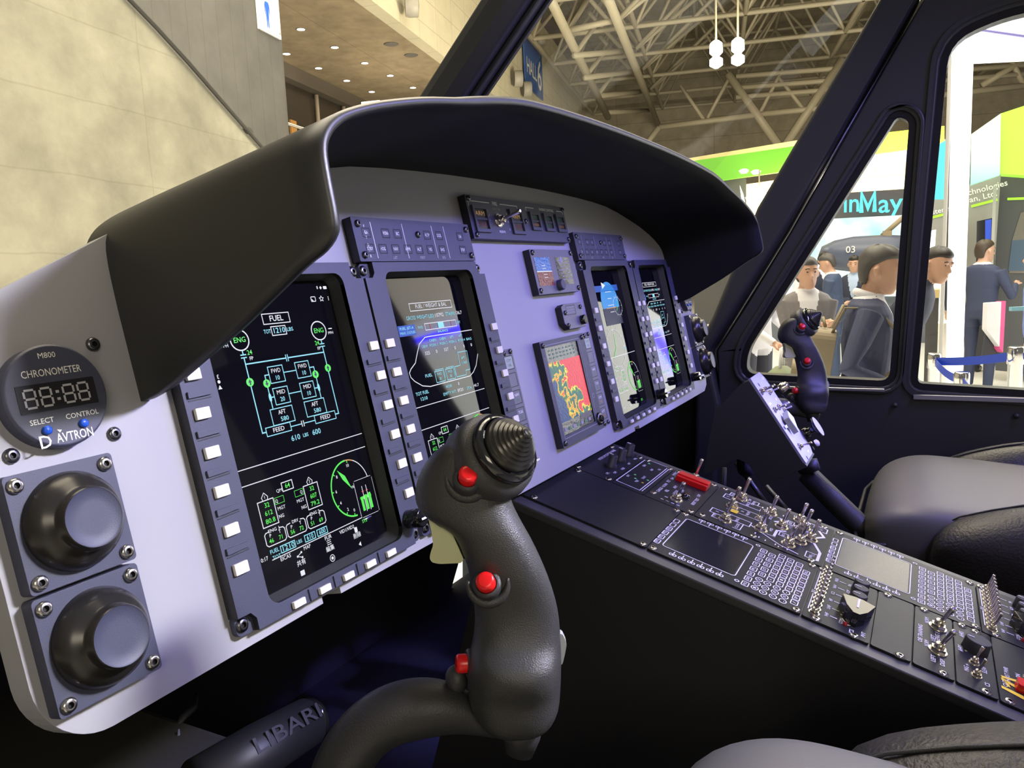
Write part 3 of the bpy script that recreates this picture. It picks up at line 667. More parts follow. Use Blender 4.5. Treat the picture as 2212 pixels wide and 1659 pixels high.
# radar / navigator screen
t = thing('radar_display', 'portrait weather radar screen with red, yellow and green rain in the panel middle', 'display', sub(MP, 2.40 * U, 0, 0))
B(U).prism(rr(0, -1.068, .635, -.442, .008), PS, .0, 0, ms=1, holes=[rr(.055, -1.005, .525, -.483)]).build('faceplate', [bez, blk], t, bevel=.0006)
def radar(nt, p):
    N = nt.nodes; L = nt.links
    tc = N.new('ShaderNodeTexCoord'); sep = N.new('ShaderNodeSeparateXYZ'); L.new(tc.outputs['Object'], sep.inputs[0])
    n = N.new('ShaderNodeTexNoise'); n.inputs['Scale'].default_value = 55; n.inputs['Detail'].default_value = 8; L.new(tc.outputs['Object'], n.inputs['Vector'])
    def M(op, a, b):
        m = N.new('ShaderNodeMath'); m.operation = op
        for i, x in enumerate((a, b)):
            if isinstance(x, (int, float)): m.inputs[i].default_value = x
            else: L.new(x, m.inputs[i])
        return m.outputs[0]
    # diagonal front from the upper left to the lower right, object metres
    d = M('ADD', M('MULTIPLY', sep.outputs['X'], 6.0), M('MULTIPLY', sep.outputs['Y'], 5.2))
    d = M('ADD', d, M('MULTIPLY', M('SUBTRACT', n.outputs['Fac'], .5), .9))
    r = N.new('ShaderNodeValToRGB'); r.color_ramp.interpolation = 'CONSTANT'
    cols = [(0, (.004, .03, .15)), (.30, (.02, .12, .03)), (.34, (.6, .45, .01)), (.36, (.55, .05, .01)), (.385, (.6, .45, .01)), (.42, (.005, .09, .075)), (.545, (.02, .16, .04)), (.57, (.65, .5, .01)), (.60, (.55, .012, .03))]
    e = r.color_ramp.elements
    while len(e) < len(cols): e.new(.5)
    for k, (pos, c) in enumerate(cols): e[k].position = pos; e[k].color = (*c, 1)
    L.new(M('ADD', d, 1.0), r.inputs['Fac'])
    L.new(r.outputs['Color'], p.inputs['Emission Color']); p.inputs['Emission Strength'].default_value = 1.35; p.inputs['Roughness'].default_value = .3; p.inputs['Specular IOR Level'].default_value = .3
    nb = N.new('ShaderNodeTexNoise'); nb.inputs['Scale'].default_value = 260; L.new(tc.outputs['Object'], nb.inputs['Vector'])
    bp = N.new('ShaderNodeBump'); bp.inputs['Strength'].default_value = .6; bp.inputs['Distance'].default_value = .001; L.new(nb.outputs['Fac'], bp.inputs['Height']); L.new(bp.outputs['Normal'], p.inputs['Normal'])
rm = smat('radar_screen', radar)
s_ = B(U); s_.flat(rr(.055, -1.005, .525, -.483), -.006, 1); s_.flat(rr(.06, -.93, .52, -.575), -.005, 0)
for k in range(8):
    for q in range(3): s_.flat(rr(.10 + .05 * k, -.51 - .022 * q, .125 + .05 * k, -.500 - .022 * q), -.0045, 2 if (k + q) % 3 else 3)
for k in range(7): s_.flat(rr(.08 + .06 * k, -.985, .115 + .06 * k, -.965), -.0045, 2 if k % 2 else 4)
s_.flat(rr(.33, -.955, .50, -.925), -.0045, 5)
s_.build('screen', [rm, foil, lamp_green, lamp_green, ecyan if False else inkgrey, mat('strip_purple', (.04, .02, .07), .3)], t)
k = B(U); k.stroke(rr(.045, -1.022, .56, -.470, .008), .0035, .001, 0, True); k.stroke(rr(.018, -.68, .032, -.54, .006), .0025, .001, 0, True); k.stroke(rr(.572, -.86, .595, -.835, .004), .003, .001, 0, True)
k.build('lettering', inkgrey, t)
k = B(U); k.lathe([(.040, 0), (.040, .012), (.034, .016), (.028, .016)], .585, -1.0, 28, 0); k.lathe([(.022, .016), (.022, .026), (.018, .028)], .585, -1.0, 20, 1); k.build('knob', [dsteel, gblk], t)
screws(t, [(.03, -.468), (.605, -.468), (.03, -1.045)], 0, dsteel, .015)
# annunciator strips
def annun(u0, label, side):
    t = thing('annunciator_strip', label, 'indicator strip', sub(MP, u0 * U, 0, -.02 * U))
    B(U).prism(rr(0, -1.068, .125, -.442, .008), PS + .02, .0, 0, ms=1).build('faceplate', [MATS['standby_face'], blk], t, bevel=.0005)
    k = B(U)
    for q, (a, m_) in enumerate((('COM', 1), ('', 0), ('NAV', 2), ('TCAS', 3), ('GPS', 4), ('ATT', 3))):
        y = -.515 - .094 * q; k.stroke(rr(.018, y - .036, .107, y + .036, .003, 1), .0035, .001, 5, True)
        if q == 0: k.flat(rr(.022, y - .032, .103, y + .032), .0008, 6)
        if a: k.text(a, .062, y + .012, .0015, .022, 4 if q != 0 else 1, width=.05); k.text('ON', .062, y - .016, .0015, .02, 1 if q < 4 else 2)
    k.build('lamp_grid', [inkgrey, lamp_green, lamp_orange, lamp_green, ink, hole, mat('lamp_pale', (.30, .36, .33), .4)], t)
    screws(t, [(.028, -.462), (.097, -.458), (.028, -1.05), (.097, -1.05)], 0, dsteel, .013)
annun(1.975, 'narrow strip of square indicator lamps just right of the second display', 0)
annun(3.065, 'narrow strip of square indicator lamps between radar screen and third display', 1)
# ================================================================ centre pedestal
HW = .1385
t = thing('centre_pedestal', 'long black sloping pedestal running back from below the panel', 'centre console', MT)
b = B(); b.prism([(-.157, -.95), (.157, -.95), (.157, .03), (-.157, .03)], -.012, -.0015, 0)
b.build('console_rim', mat('console_edge', (.045, .045, .048), .38, 0), t, bevel=.003, seg=3)
b = B(); b.prism([(-.155, -.95), (.155, -.95), (.155, .03), (-.155, .03)], -.75, -.012, 0); b.build('console_body', blk, t)
ped_m = mat('pedestal_plate', (.018, .019, .021), .36, spec=.14, bump=.06, bscale=1500)
ped_g = mat('pedestal_plate_pale', (.022, .024, .026), .34, spec=.14, bump=.06, bscale=1500)
def module(name, label, x0, x1, t0, t1, m=None, cat='control panel', hole_=None):
    """t0,t1 are distances aft in mm"""
    y1, y0 = -t0 / 1000, -t1 / 1000
    o = thing(name, label, cat, sub(MT, (x0 + x1) / 2000, (y0 + y1) / 2, 0))
    cx, cy = (x0 + x1) / 2000, (y0 + y1) / 2
    g_ = .0007
    B().prism(rr(x0 / 1000 - cx + g_, y0 - cy + g_, x1 / 1000 - cx - g_, y1 - cy - g_, .003), -.001, .0012, 0, holes=[[(a - cx, c - cy) for a, c in hole_]] if hole_ else []).build('faceplate', m or ped_m, o, bevel=.0004)
    def loc(x, tt): return (x / 1000 - cx, -tt / 1000 - cy)
    return o, loc
def mscrews(o, loc, pts):
    b = B(); b.lathe([(.0044, .0012), (.0042, .0022), (.0034, .0028), (.0018, .0028)], n=18, m=0, capt=False); b.lathe([(.0018, .0028), (.0018, .0014)], n=6, m=1, capt=True, smooth=False)
    b.lathe([(.0058, .00125), (.0052, .0013)], n=18, m=1, capt=False)
    first = None
    for p in pts:
        x, y = loc(*p)
        if first is None: first = q = b.build('screw', [steel, hole], o)
        else: q = first.copy(); C.objects.link(q); q.parent = o
        q.location = (x, y, 0)
ZI = .0016
M1, l1 = module('blank_cover_plate', 'large plain black cover plate at the front left of the pedestal', -HW * 1000, 1, -20, 146, cat='cover plate')
mscrews(M1, l1, [(-133, 6), (-133, 140), (-5, 6), (-5, 140)])
M2, l2 = module('intercom_panel', 'pedestal panel with three black knobs in the front right corner', 1.5, HW * 1000, -6, 50)
mscrews(M2, l2, [(8, 0), (8, 44), (131, 44), (131, 0)])
for x in (53, 89, 122):
    k = B(); px, py = l2(x, 29); k.lathe([(.0085, .001), (.0085, .0045), (.0068, .006), (.0062, .018), (.0055, .0185)], n=18); k.box(-.0007, 0, .0186, .0007, .0055, .0190, 1)
    q = k.build('knob', [blk, ink], M2); q.location = (px, py, 0)
k = B(); x, y = l2(92, 9); k.text('INTERCOM STATION PANEL', x, y, ZI, .0062, width=.062)
for s_, a, c in (('OFF', 38, 42), ('VOX', 62, 44), ('INT', 90, 43), ('VOL', 118, 42), ('CPL', 25, 36)): x, y = l2(a, c); k.text(s_, x, y, ZI, .005)
k.build('lettering', ink, M2)
M3, l3 = module('light_test_panel', 'pedestal panel with a white outlined window of small green lamps', 1.5, HW * 1000, 50, 94.7)
mscrews(M3, l3, [(131, 56), (131, 89)])
k = B(); k.stroke([l3(*p) for p in ((13, 53), (134, 53), (134, 86), (11, 86))], .0011, ZI, 0, True); k.stroke([l3(*p) for p in ((11, 89), (134, 89))], .0010, ZI, 0)
for s_, a, c, m_ in (('BAT', 45, 58, 0), ('GEN', 105, 60, 0), ('INV', 100, 73, 0), ('CAUT', 60, 75, 0), ('TEST', 38, 73, 0), ('OK', 112, 80, 0)): x, y = l3(a, c); k.text(s_, x, y, ZI, .0048, m_)
for a, c, m_ in ((58, 63, 1), (120, 62, 1), (45, 68, 1), (56, 82, 1), (40, 80, 2)): x, y = l3(a, c); k.flat(circ(x, y, .0017, 12), ZI, m_)
k.build('lettering', [ink, mat('lamp_green_bright', (.08, .35, .15), .4, emit=.3, ecol=(.2, .9, .4)), mat('lamp_yellow', (.7, .5, .05), .4)], M3)
M4, l4 = module('emergency_release_panel', 'pedestal panel with a bright red guard bar beside its toggle switch', 1.5, HW * 1000, 94.7, 160)
mscrews(M4, l4, [(133, 101), (134, 152), (9, 154), (22, 101)])
k = B(); x, y = l4(107, 129)
k.prism([(x - .011, y - .0215), (x + .011, y - .0215), (x + .011, y + .0215), (x - .011, y + .0215)], .001, .0085); k.prism([(x - .006, y - .0215), (x + .009, y - .0215), (x + .009, y + .0215), (x - .006, y + .0215)], .0085, .0105)
k.build('switch_guard', red, M4, bevel=.001)
toggle(M4, *l4(125, 127), .001, 1.25, 4, 0, L=.021); toggle(M4, *l4(28, 130), .001, 1.25, 22, -60, L=.019)
k = B()
for s_, a, c in (('EMERG', 119, 101), ('SYS', 108, 106), ('ON', 97, 104), ('FLT', 82, 103), ('NORM', 62, 104), ('CARGO', 40, 104), ('REL', 46, 112), ('ARM', 70, 116), ('OFF', 66, 127), ('HOOK', 52, 122), ('OFF', 72, 148), ('TEST', 55, 150), ('RESET', 40, 150), ('A', 40, 124), ('B', 24, 118)): x, y = l4(a, c); k.text(s_, x, y, ZI, .0058)
for q in range(4): x, y = l4(12, 116 + 7 * q); k.flat(rr(x - .0008, y - .002, x + .0008, y + .002), ZI)
x, y = l4(50, 138); k.stroke([(x + .006 * math.cos(a * .35), y + .006 * math.sin(a * .35)) for a in range(12)], .0012, ZI)
k.build('lettering', ink, M4)
B().lathe([(.006, .001), (.006, .004), (.004, .006), (.0, .0065)], n=20, capt=False).build('push_button', gblk, M4).location = (*l4(48, 136), 0)
# fuel / hydraulic switch panel
M5, l5 = module('hydraulic_switch_panel', 'pedestal panel crowded with nickel toggle switches and white flow lines', 1.5, HW * 1000, 160, 313.5)
mscrews(M5, l5, [(135, 168), (12, 168), (10, 232), (132, 300), (6, 300)])
for a, c, tl, az in ((121, 194, 4, 0), (78, 191, 12, -70), (24, 194, 4, 0), (107, 235, 24, -80), (39, 235, 26, -80), (74.5, 254.5, 24, -75), (120, 270.5, 24, -80), (102, 278.5, 22, -75), (71, 291, 16, -70), (26, 270.5, 24, -80), (49, 281, 24, -80)):
    toggle(M5, *l5(a, c), .001, 1.32, tl, az, L=.019)
toggle(M5, *l5(72, 226), .001, .75, 8, -70)
k = B(); ln = lambda pts, w=1.2, m=0, cl=False: k.stroke([l5(*p) for p in pts], w / 1000, ZI, m, cl)
ln([(118, 173), (102, 173), (102, 222), (118, 222)], 1.2, 0, True); ln([(50, 172), (34, 172), (34, 222), (50, 222)], 1.2, 0, True)
ln([(118, 178), (131, 178), (131, 184)], 1.2); ln([(118, 216), (130, 216), (130, 208)], 1.2); ln([(34, 178), (20, 178), (20, 186)]); ln([(34, 215), (12, 215), (12, 206)])
ln([(110, 222), (116, 228)]); ln([(42, 222), (30, 240), (16, 262), (10, 285)], 1.6); ln([(86, 186), (86, 226), (66, 226), (66, 186)], 1.0)
ln([(104, 244), (104, 262)], 1.2); ln([(104, 250), (92, 250), (84, 244)], 3.2); ln([(66, 262), (58, 252), (36, 252)], 3.2); ln([(34, 254), (34, 243)], 1.0)
ln([(120, 283), (128, 283), (128, 305), (112, 305), (112, 300)], 1.4); ln([(112, 296), (96, 304), (84, 296)], 3.6); ln([(64, 296), (40, 306), (12, 306)], 3.4); ln([(12, 306), (12, 292), (30, 292), (30, 304)], 1.2)
ln([(58, 256), (46, 256), (46, 266), (58, 266)], 1.2, 0, True); ln([(108, 258), (94, 258), (94, 266), (108, 266)], 1.2, 0, True)
for s_, a, c, m_ in (('FUEL', 124, 182, 0), ('OFF', 128, 204, 0), ('TRANS', 120, 210, 0), ('ENG 2', 110, 205, 0), ('E', 110, 178, 0), ('BOOST', 92, 186, 0), ('X', 76, 205, 0), ('VALVE', 76, 212, 0), ('ENG 1', 42, 206, 0), ('E', 42, 180, 0), ('PUMP', 27, 180, 0), ('CLOSE', 22, 210, 0), ('OPEN', 66, 234, 0), ('SYS 1', 84, 230, 0), ('SYS 2', 92, 238, 0), ('AUTO', 56, 238, 0), ('HYD', 52, 246, 0), ('BUS', 101, 262, 0), ('NO 1', 52, 261, 0), ('NORM', 88, 264, 1), ('DC', 62, 274, 1), ('GEN', 122, 290, 0), ('BAT', 120, 298, 1), ('INV', 18, 298, 0), ('ESS', 24, 300, 1), ('OFF', 104, 290, 0), ('ON', 92, 284, 0)):
    x, y = l5(a, c); k.text(s_, x, y, ZI + .0002, .0052, m_)
for a, c in ((22, 232), (14, 238), (12, 246), (12, 258), (14, 266), (11, 272), (9, 262), (130, 238), (124, 228), (118, 250), (132, 262), (128, 266)): x, y = l5(a, c); k.flat(rr(x - .0022, y - .0007, x + .0022, y + .0007), ZI)
k.build('lettering', [ink, inkgrey], M5)
x, y = l5(66, 196); B().flat(rr(x - .006, y - .005, x + .006, y + .004), ZI + .0003).build('yellow_patch', mat('yellow_paint', (.85, .62, .02), .5), M5)
# flight management units with keyboard
lcdm = mat('lcd_dark', (.018, .019, .02), .12, spec=.35); lcdp = mat('lcd_pale', (.05, .056, .053), .18, spec=.45)
def fms(x0, t0, label, m, lm):
    x1 = x0 + 138
    o, loc = module('flight_computer', label, x0, x1, t0, t0 + 163.5, m, 'keyboard display')
    mscrews(o, loc, [(x0 + 6, t0 + 6), (x0 + 132, t0 + 6), (x0 + 6, t0 + 158), (x0 + 132, t0 + 157)])
    q = B(); a = loc(x0 + 22, t0 + 92); c = loc(x0 + 121, t0 + 11)
    q.stroke(rr(a[0], a[1], c[0], c[1], .004), .0011, ZI, 0, True)
    k0 = lambda x, y: loc(x0 + x, t0 + y)
    for i in range(6):
        for xx, sg in ((133, 1), (10, -1)):
            x, y = k0(xx, 27 + 10.3 * i)
            q.stroke(rr(x - .0022, y - .0036, x + .0022, y - .0004, .0012, 2), .0011, ZI, 0, True); q.stroke(rr(x - .0022, y + .0004, x + .0022, y + .0036, .0012, 2), .0011, ZI, 0, True)
            q.stroke([(x - sg * .003, y), (x - sg * .009, y)], .0011, ZI)
    for i in range(6):
        x, y = k0(27.5 + 14.7 * i, 3.6); q.stroke(rr(x - .0054, y - .0032, x + .0054, y + .0024, .001, 2), .0011, ZI, 0, True)
        if i < 4: q.text(('INIT', 'DATA', 'FPLN', 'LEG')[i], x, y, ZI, .0042, width=.0075)
    def key(xx, yy, s_, w=5.2, h=3.4, rnd=False):
        x, y = k0(xx, yy)
        pts = circ(x, y, w / 1000, 16, h / 1000) if rnd else rr(x - w / 1000, y - h / 1000, x + w / 1000, y + h / 1000, .001, 2)
        q.stroke(pts, .0010, ZI, 0, True); q.text(s_, x, y, ZI, .0046, width=min(.0068, .0022 * max(1, len(s_)) + .0008))
    R_ = [104.5, 114.5, 124.5, 134.5, 144.5, 153.5]
    for i, s_ in enumerate(('MSG', 'DIR', 'NAV', 'FPL', 'COM', 'TUN', 'IDX', 'EXC')): key(15 + 14.6 * i, R_[0], s_)
    for i, s_ in enumerate(('1', '2', '3')): key(15 + 11.8 * i, R_[1], s_, 4.6, 3.6, True)
    for i, s_ in enumerate(('CLR', 'LST', 'NXT', 'PRV', 'OK')): key(54 + 15 * i, R_[1], s_)
    for i, s_ in enumerate(('4', '5', '6')): key(13 + 12 * i, R_[2] - 1, s_, 4.6, 3.6, True)
    for i, s_ in enumerate('ABCDEFG'): key(50 + 14.2 * i * .86, R_[2], s_)
    for i, s_ in enumerate(('7', '8', '9')): key(13 + 11.5 * i, R_[3] - 1, s_, 4.6, 3.6, True)
    for i, s_ in enumerate('HIJKLMN'): key(48 + 12.2 * i, R_[3], s_)
    for i, s_ in enumerate(('.', '0', '-')): key(12 + 11.5 * i, R_[4] - 1, s_, 4.6, 3.6, True)
    for i, s_ in enumerate('OPQRSTU'): key(46 + 12.2 * i, R_[4], s_)
    for i, s_ in enumerate(('/', 'SP', 'V', 'W', 'X', 'Y', 'Z', 'DEL')): key(20 + 12.2 * i, R_[5] + .5, s_)
    x, y = k0(14, 96); q.stroke(circ(x, y, .0022, 12), .0011, ZI, 0, True); x, y = k0(127, 96); q.stroke(circ(x, y, .0022, 12), .0011, ZI, 0, True)
    q.build('key_lettering', ink, o)
    f_ = B(); f_.prism(rr(a[0] + .0015, a[1] + .002, c[0] - .0015, c[1] - .0015, .002), .001, .0015); f_.build('screen', lm, o)
fms(-138.5, 146, 'keyboard unit with a dark screen on the left side of the pedestal', ped_m, lcdm)
fms(1, 313.5, 'keyboard unit with a pale screen on the right side of the pedestal', ped_g, lcdp)
# audio panel with a row of small toggles and a large wedge lever
def audio(x0, t0, label):
    o, loc = module('audio_panel', label, x0, x0 + 137, t0, t0 + 64.5, ped_g)
    mscrews(o, loc, [(x0 + 5, t0 + 14), (x0 + 4, t0 + 50), (x0 + 133, t0 + 5)])
    for i in range(11): toggle(o, *loc(x0 + 16 + 11.4 * i, t0 + 10.5), .001, .85, 14, -70, L=.023)
    k = B()
    for i in range(6):
        x, y = loc(x0 + 24 + 19 * i, t0 + 22); k.text(('VHF', 'UHF', 'HF', 'ICS', 'NAV', 'MKR')[i], x, y, ZI, .005)
        x2, y2 = loc(x0 + 24 + 19 * i, t0 + 36); k.stroke([(x, y - .003), (x2, y2 + .004)], .0011, ZI); k.text(('COM1', 'COM2', 'COM3', 'FM', 'ADF', 'PA')[i], x2, y2, ZI, .005)
    x, y = loc(x0 + 66, t0 + 4); k.text('RX', x, y, ZI, .006); k.stroke([loc(x0 + 20, t0 + 4), loc(x0 + 60, t0 + 4)], .0011, ZI); k.stroke([loc(x0 + 72, t0 + 4), loc(x0 + 125, t0 + 4)], .0011, ZI)
    x, y = loc(x0 + 10, t0 + 47); k.text('ICS', x, y, ZI, .006); x, y = loc(x0 + 14, t0 + 58); k.text('PVT', x, y, ZI, .006)
    k.stroke([loc(x0 + 30, t0 + 36), loc(x0 + 20, t0 + 42), loc(x0 + 26, t0 + 50)], .0011, ZI)
    k.build('lettering', ink, o)
    w = B(); x, y = loc(x0 + 42, t0 + 46)
    w.prism([(-.008, -.010), (.014, -.016), (.018, -.004), (.018, .004), (.014, .016), (-.008, .010), (-.020, .003), (-.020, -.003)], .001, .016); w.box(-.006, -.0012, .016, .016, .0012, .0165, 1)
    q = w.build('selector_lever', [gblk, ink], o, bevel=.001); q.location = (x, y, 0)
    for i in range(3):
        w = B(); w.lathe([(.0085, .001), (.0080, .013), (.0072, .014)], n=24); w.box(-.0005, .0, .0141, .0005, .007, .0145, 1); q = w.build('knob', [blk, ink], o); q.location = (*loc(x0 + 76 + 19 * i, t0 + 46), 0)
    B().lathe([(.0022, .001), (.0020, .004), (0, .0055)], n=14, capt=False).build('indicator_lamp', mat('dark_red', (.3, .01, .02), .3), o).location = (*loc(x0 + 18, t0 + 40), 0)
audio(-138.5, 309.5, 'audio panel with a toggle row on the left side of the pedestal')
audio(1, 477.3, 'audio panel with a toggle row at the right edge of the photo')
M8, l8 = module('blank_cover_plate', 'small plain grey cover plate between audio panel and training switches', -138.5, -.5, 374, 411.5, ped_g, 'cover plate')
mscrews(M8, l8, [(-135, 401), (-3.6, 384)])
M9, l9 = module('training_switch_panel', 'narrow panel with two large nickel toggles lettered TRAINING', -138.5, -.5, 411.5, 449, ped_g)
mscrews(M9, l9, [(-133.5, 438.5), (-4, 421)])
toggle(M9, *l9(-36, 434), .001, 1.35, 24, -60, L=.019); toggle(M9, *l9(-91.5, 433.7), .001, 1.35, 24, -60, L=.019)
k = B()
for s_, a, c, rot in (('OEI TRAINING', -66, 418, 0), ('NORM', -28, 424, 0), ('NORM', -84, 424, 0), ('LEFT', -111, 430, 0), ('DISP', -112, 438, 0), ('ENG 1', -57, 434, 0), ('LEFT', -66, 430, 0), ('RIGHT', -44, 444, 0)): x, y = l9(a, c); k.text(s_, x, y, ZI, .006, rot=rot, width=.0034 * len(s_))
k.build('lettering', ink, M9)
M10, l10 = module('heading_reference_panel', 'narrow panel with one fat black knob and two slim toggles', -138.5, -.5, 449, 485, ped_g)
mscrews(M10, l10, [(-133, 474), (-5, 458), (2 - 9, 471)])
k = B(); k.lathe([(.0125, .001), (.012, .0035), (.0118, .013), (.0112, .0135)], n=32); k.box(-.0005, .004, .0136, .0005, .010, .0140, 1)
q = k.build('knob', [blk, ink], M10); q.location = (*l10(-53, 468), 0)
toggle(M10, *l10(-84, 466), .001, .95, 10, -60, r=.005, L=.017); toggle(M10, *l10(-109, 467), .001, .95, 10, -60, r=.005, L=.017)
k = B()
for s_, a, c in (('AHRS', -63, 455), ('AHRS', -28, 457), ('MAG', -103, 459), ('SLEW', -90, 475), ('CS', -118, 476)): x, y = l10(a, c); k.text(s_, x, y, ZI, .0062, width=.0032 * len(s_))
for a in (-50, -64, -94): x, y = l10(a, 460); k.text('+', x, y, ZI, .006)
k.build('lettering', ink, M10)
M11, l11 = module('hoist_panel', 'panel with yellow stripes and a red knob at the lower right photo corner', -138.5, -.5, 485, 560, ped_g)
mscrews(M11, l11, [(-132, 493)])
k = B(); 
k.flat([l11(-90, 489), l11(-95, 489), l11(-100, 500), l11(-95, 502)], ZI, 1); k.flat([l11(-86, 489), l11(-90, 490), l11(-86, 506), l11(-82, 503)], ZI, 1)
k.flat([l11(-112, 488), l11(-107, 488), l11(-110, 506), l11(-117, 506)], ZI, 1); k.flat([l11(-113, 506), l11(-108, 508), l11(-116, 530), l11(-122, 528)], ZI, 1); k.flat([l11(-93, 491), l11(-104, 493), l11(-104, 496), l11(-93, 494)], ZI, 1)
x, y = l11(-100, 492); k.text('CUT', x, y, ZI, .006); x, y = l11(-78, 495); k.text('HOIST PWR', x, y, ZI, .006, width=.028); x, y = l11(-72, 505); k.text('ON', x, y, ZI, .006); x, y = l11(-128, 510); k.text('HOIST', x, y, ZI, .007, width=.02)
k.build('lettering', [ink, MATS['yellow_paint']], M11)
k = B(); k.prism(rr(-.008, -.014, .008, .014, .003), .001, .009); k.prism(rr(-.005, -.012, .005, .008, .003), .009, .014); q = k.build('switch_guard', red, M11, bevel=.0012); q.location = (*l11(-98, 514), 0)
toggle(M11, *l11(-68, 516), .001, 1.1, 15, -60)
M12, l12 = module('blank_cover_plate', 'plain black cover plate behind the right audio panel', 1, 138, 542.5, 700, ped_g, 'cover plate')
# ================================================================ cabin structure
XR = 1.9
def dpt(px, py, x=XR): h = hit(px, py, (x, 0, 0), Vector((1, 0, 0))); return (h.y, h.z)
MX = lambda x: frame(Vector((x, 0, 0)), Vector((0, 1, 0)), Vector((0, 0, 1)), Vector((1, 0, 0)))   # side planes: local x=world y, local y=world z, local z=world x
fr_m = mat('frame_black', (.035, .037, .041), .42, bump=.03, bscale=1500)
seal = mat('door_seal', (.012, .012, .013), .5, spec=.3)
def smooth_poly(pts, r, n=5):
    out = []
    for i, p in enumerate(pts):
        rr_ = r[i] if isinstance(r, (list, tuple)) else r
        a = Vector(pts[i - 1]); b_ = Vector(p); c = Vector(pts[(i + 1) % len(pts)])
        d1 = (a - b_); d2 = (c - b_); q = min(rr_, d1.length * .45, d2.length * .45)
        if q <= 0: out.append(tuple(b_)); continue
        s0 = b_ + d1.normalized() * q; s1 = b_ + d2.normalized() * q
        for k in range(n + 1):
            t = k / n; m = s0 * (1 - t) ** 2 + b_ * 2 * t * (1 - t) + s1 * t * t; out.append((m.x, m.y))
    return out
w1 = smooth_poly([(.062, 1.885), (.075, 1.335), (.385, 1.348), (.365, 1.42), (.083, 1.892)], [.012, .03, .035, .03, .012])
w1 = smooth_poly([dpt(1964, 262), dpt(1921, 822), dpt(1612, 806), dpt(1618, 755), dpt(1938, 252)], [.012, .022, .03, .03, .012])
w2 = smooth_poly([(-.47, 2.06), (-.12, 2.062), (-.02, 2.03), dpt(2012, 500), dpt(1982, 827), (-.34, 1.315), (-.43, 1.75)], [.05, .05, .06, .0, .012, .02, .05])
def grow(poly, d):
    a = sum(poly[i - 1][0] * poly[i][1] - poly[i][0] * poly[i - 1][1] for i in range(len(poly)))
    s_ = -1 if a < 0 else 1; out = []
    for i, p in enumerate(poly):
        a_, c = poly[i - 1], poly[(i + 1) % len(poly)]
        tx, ty = c[0] - a_[0], c[1] - a_[1]; l = math.hypot(tx, ty) or 1
        out.append((p[0] + ty / l * d * s_, p[1] - tx / l * d * s_))
    return out
S = lambda *p: [dpt(*q) for q in p]
door = thing('cabin_door', 'black right cabin door frame around the two windows', 'door', MX(XR))
outer = S((2008, -20), (1712, 500), (1618, 655), (1552, 757), (1556, 850), (1548, 1000), (1530, 1180)) + [(.44, .8), (-1.15, .8), (-1.15, 2.3), (.0, 2.3)]
B().prism(outer, -.012, .045, 0, holes=[grow(w1, .014), grow(w2, .014)]).build('door_frame', fr_m, door, bevel=.004, seg=3)
for w_ in (w1, w2):
    B().prism(grow(w_, .015), -.006, .03, 0, holes=[w_]).build('window_seal', seal, door, bevel=.003)
    b = B(); g2 = grow(w_, .030); b.prism(g2, -.019, -.010, 0, holes=[grow(w_, .022)]); b.build('trim_ridge', fr_m, door, bevel=.003)
B().prism([(.085, .0), (.25, .0), (.25, .006), (.085, .0035)], 0, .01)
b = B(); a_ = S((1776, 829), (1912, 838)); b.box(a_[1][0], a_[1][1] - .006, -.024, a_[0][0] + .09, a_[1][1] + .001, -.012); b.build('sill_strip', mat('sill_silver', (.5, .5, .52), .3, .8), door, bevel=.0015)
b = B(); a_ = S((1973, 851), (2212, 867)); b.box(-1.0, a_[0][1] - .009, -.024, a_[0][0], a_[0][1] + .002, -.012); b.build('sill_strip', MATS['sill_silver'], door, bevel=.0015)
b = B()
for px, py in ((1935, 872), (2195, 895)): y, z_ = dpt(px, py); b2 = B(); b2.lathe([(.006, -.02), (.005, -.024), (.0, -.025)], capt=False, n=16); o = b2.build('stud', fr_m, door); o.location = (y, z_, 0)
pane = bpy.data.materials.new('window_glass'); pane.use_nodes = True; nt = pane.node_tree; nt.nodes.clear()
o_ = nt.nodes.new('ShaderNodeOutputMaterial'); mx = nt.nodes.new('ShaderNodeMixShader'); tr = nt.nodes.new('ShaderNodeBsdfTransparent'); gl = nt.nodes.new('ShaderNodeBsdfGlossy'); gl.inputs['Roughness'].default_value = .02
tr.inputs['Color'].default_value = (.97, .975, .97, 1); mx.inputs[0].default_value = .022
nt.links.new(tr.outputs[0], mx.inputs[1]); nt.links.new(gl.outputs[0], mx.inputs[2]); nt.links.new(mx.outputs[0], o_.inputs[0])
for w_ in (w1, w2): B().prism(grow(w_, .003), .008, .011).build('window_pane', pane, door)
# windscreen pillar beside the door, with the bright gap
t = thing('windscreen_pillar', 'thick black slanting pillar between windscreen and right door', 'pillar', MX(XR))
B().prism(S((1916, -20), (1640, 450), (1545, 680), (1515, 740), (1508, 860), (1500, 1200)) + [(.47, .8)] + S((1542, 1180), (1556, 1000), (1562, 870), (1536, 757), (1600, 655), (1697, 500), (1992, -20)), -.03, .05, 0).build('pillar_post', fr_m, t, bevel=.012, seg=4)
b = B(); pts = S((1998, -15), (1704, 500), (1608, 655), (1543, 757), (1549, 842)); b.tube([(x, y, .02) for x, y in pts], .0085, 8); b.build('edge_trim', mat('edge_metal', (.85, .84, .80), .12, 1), t)
b = B(); pts = S((1549, 842), (1556, 868), (1566, 895)); b.tube([(x, y, .0) for x, y in pts], .005, 8); b.build('light_strip', mat('cyan_light', (.1, .5, .6), .3, emit=1.0, ecol=(.15, .75, .9)), t)
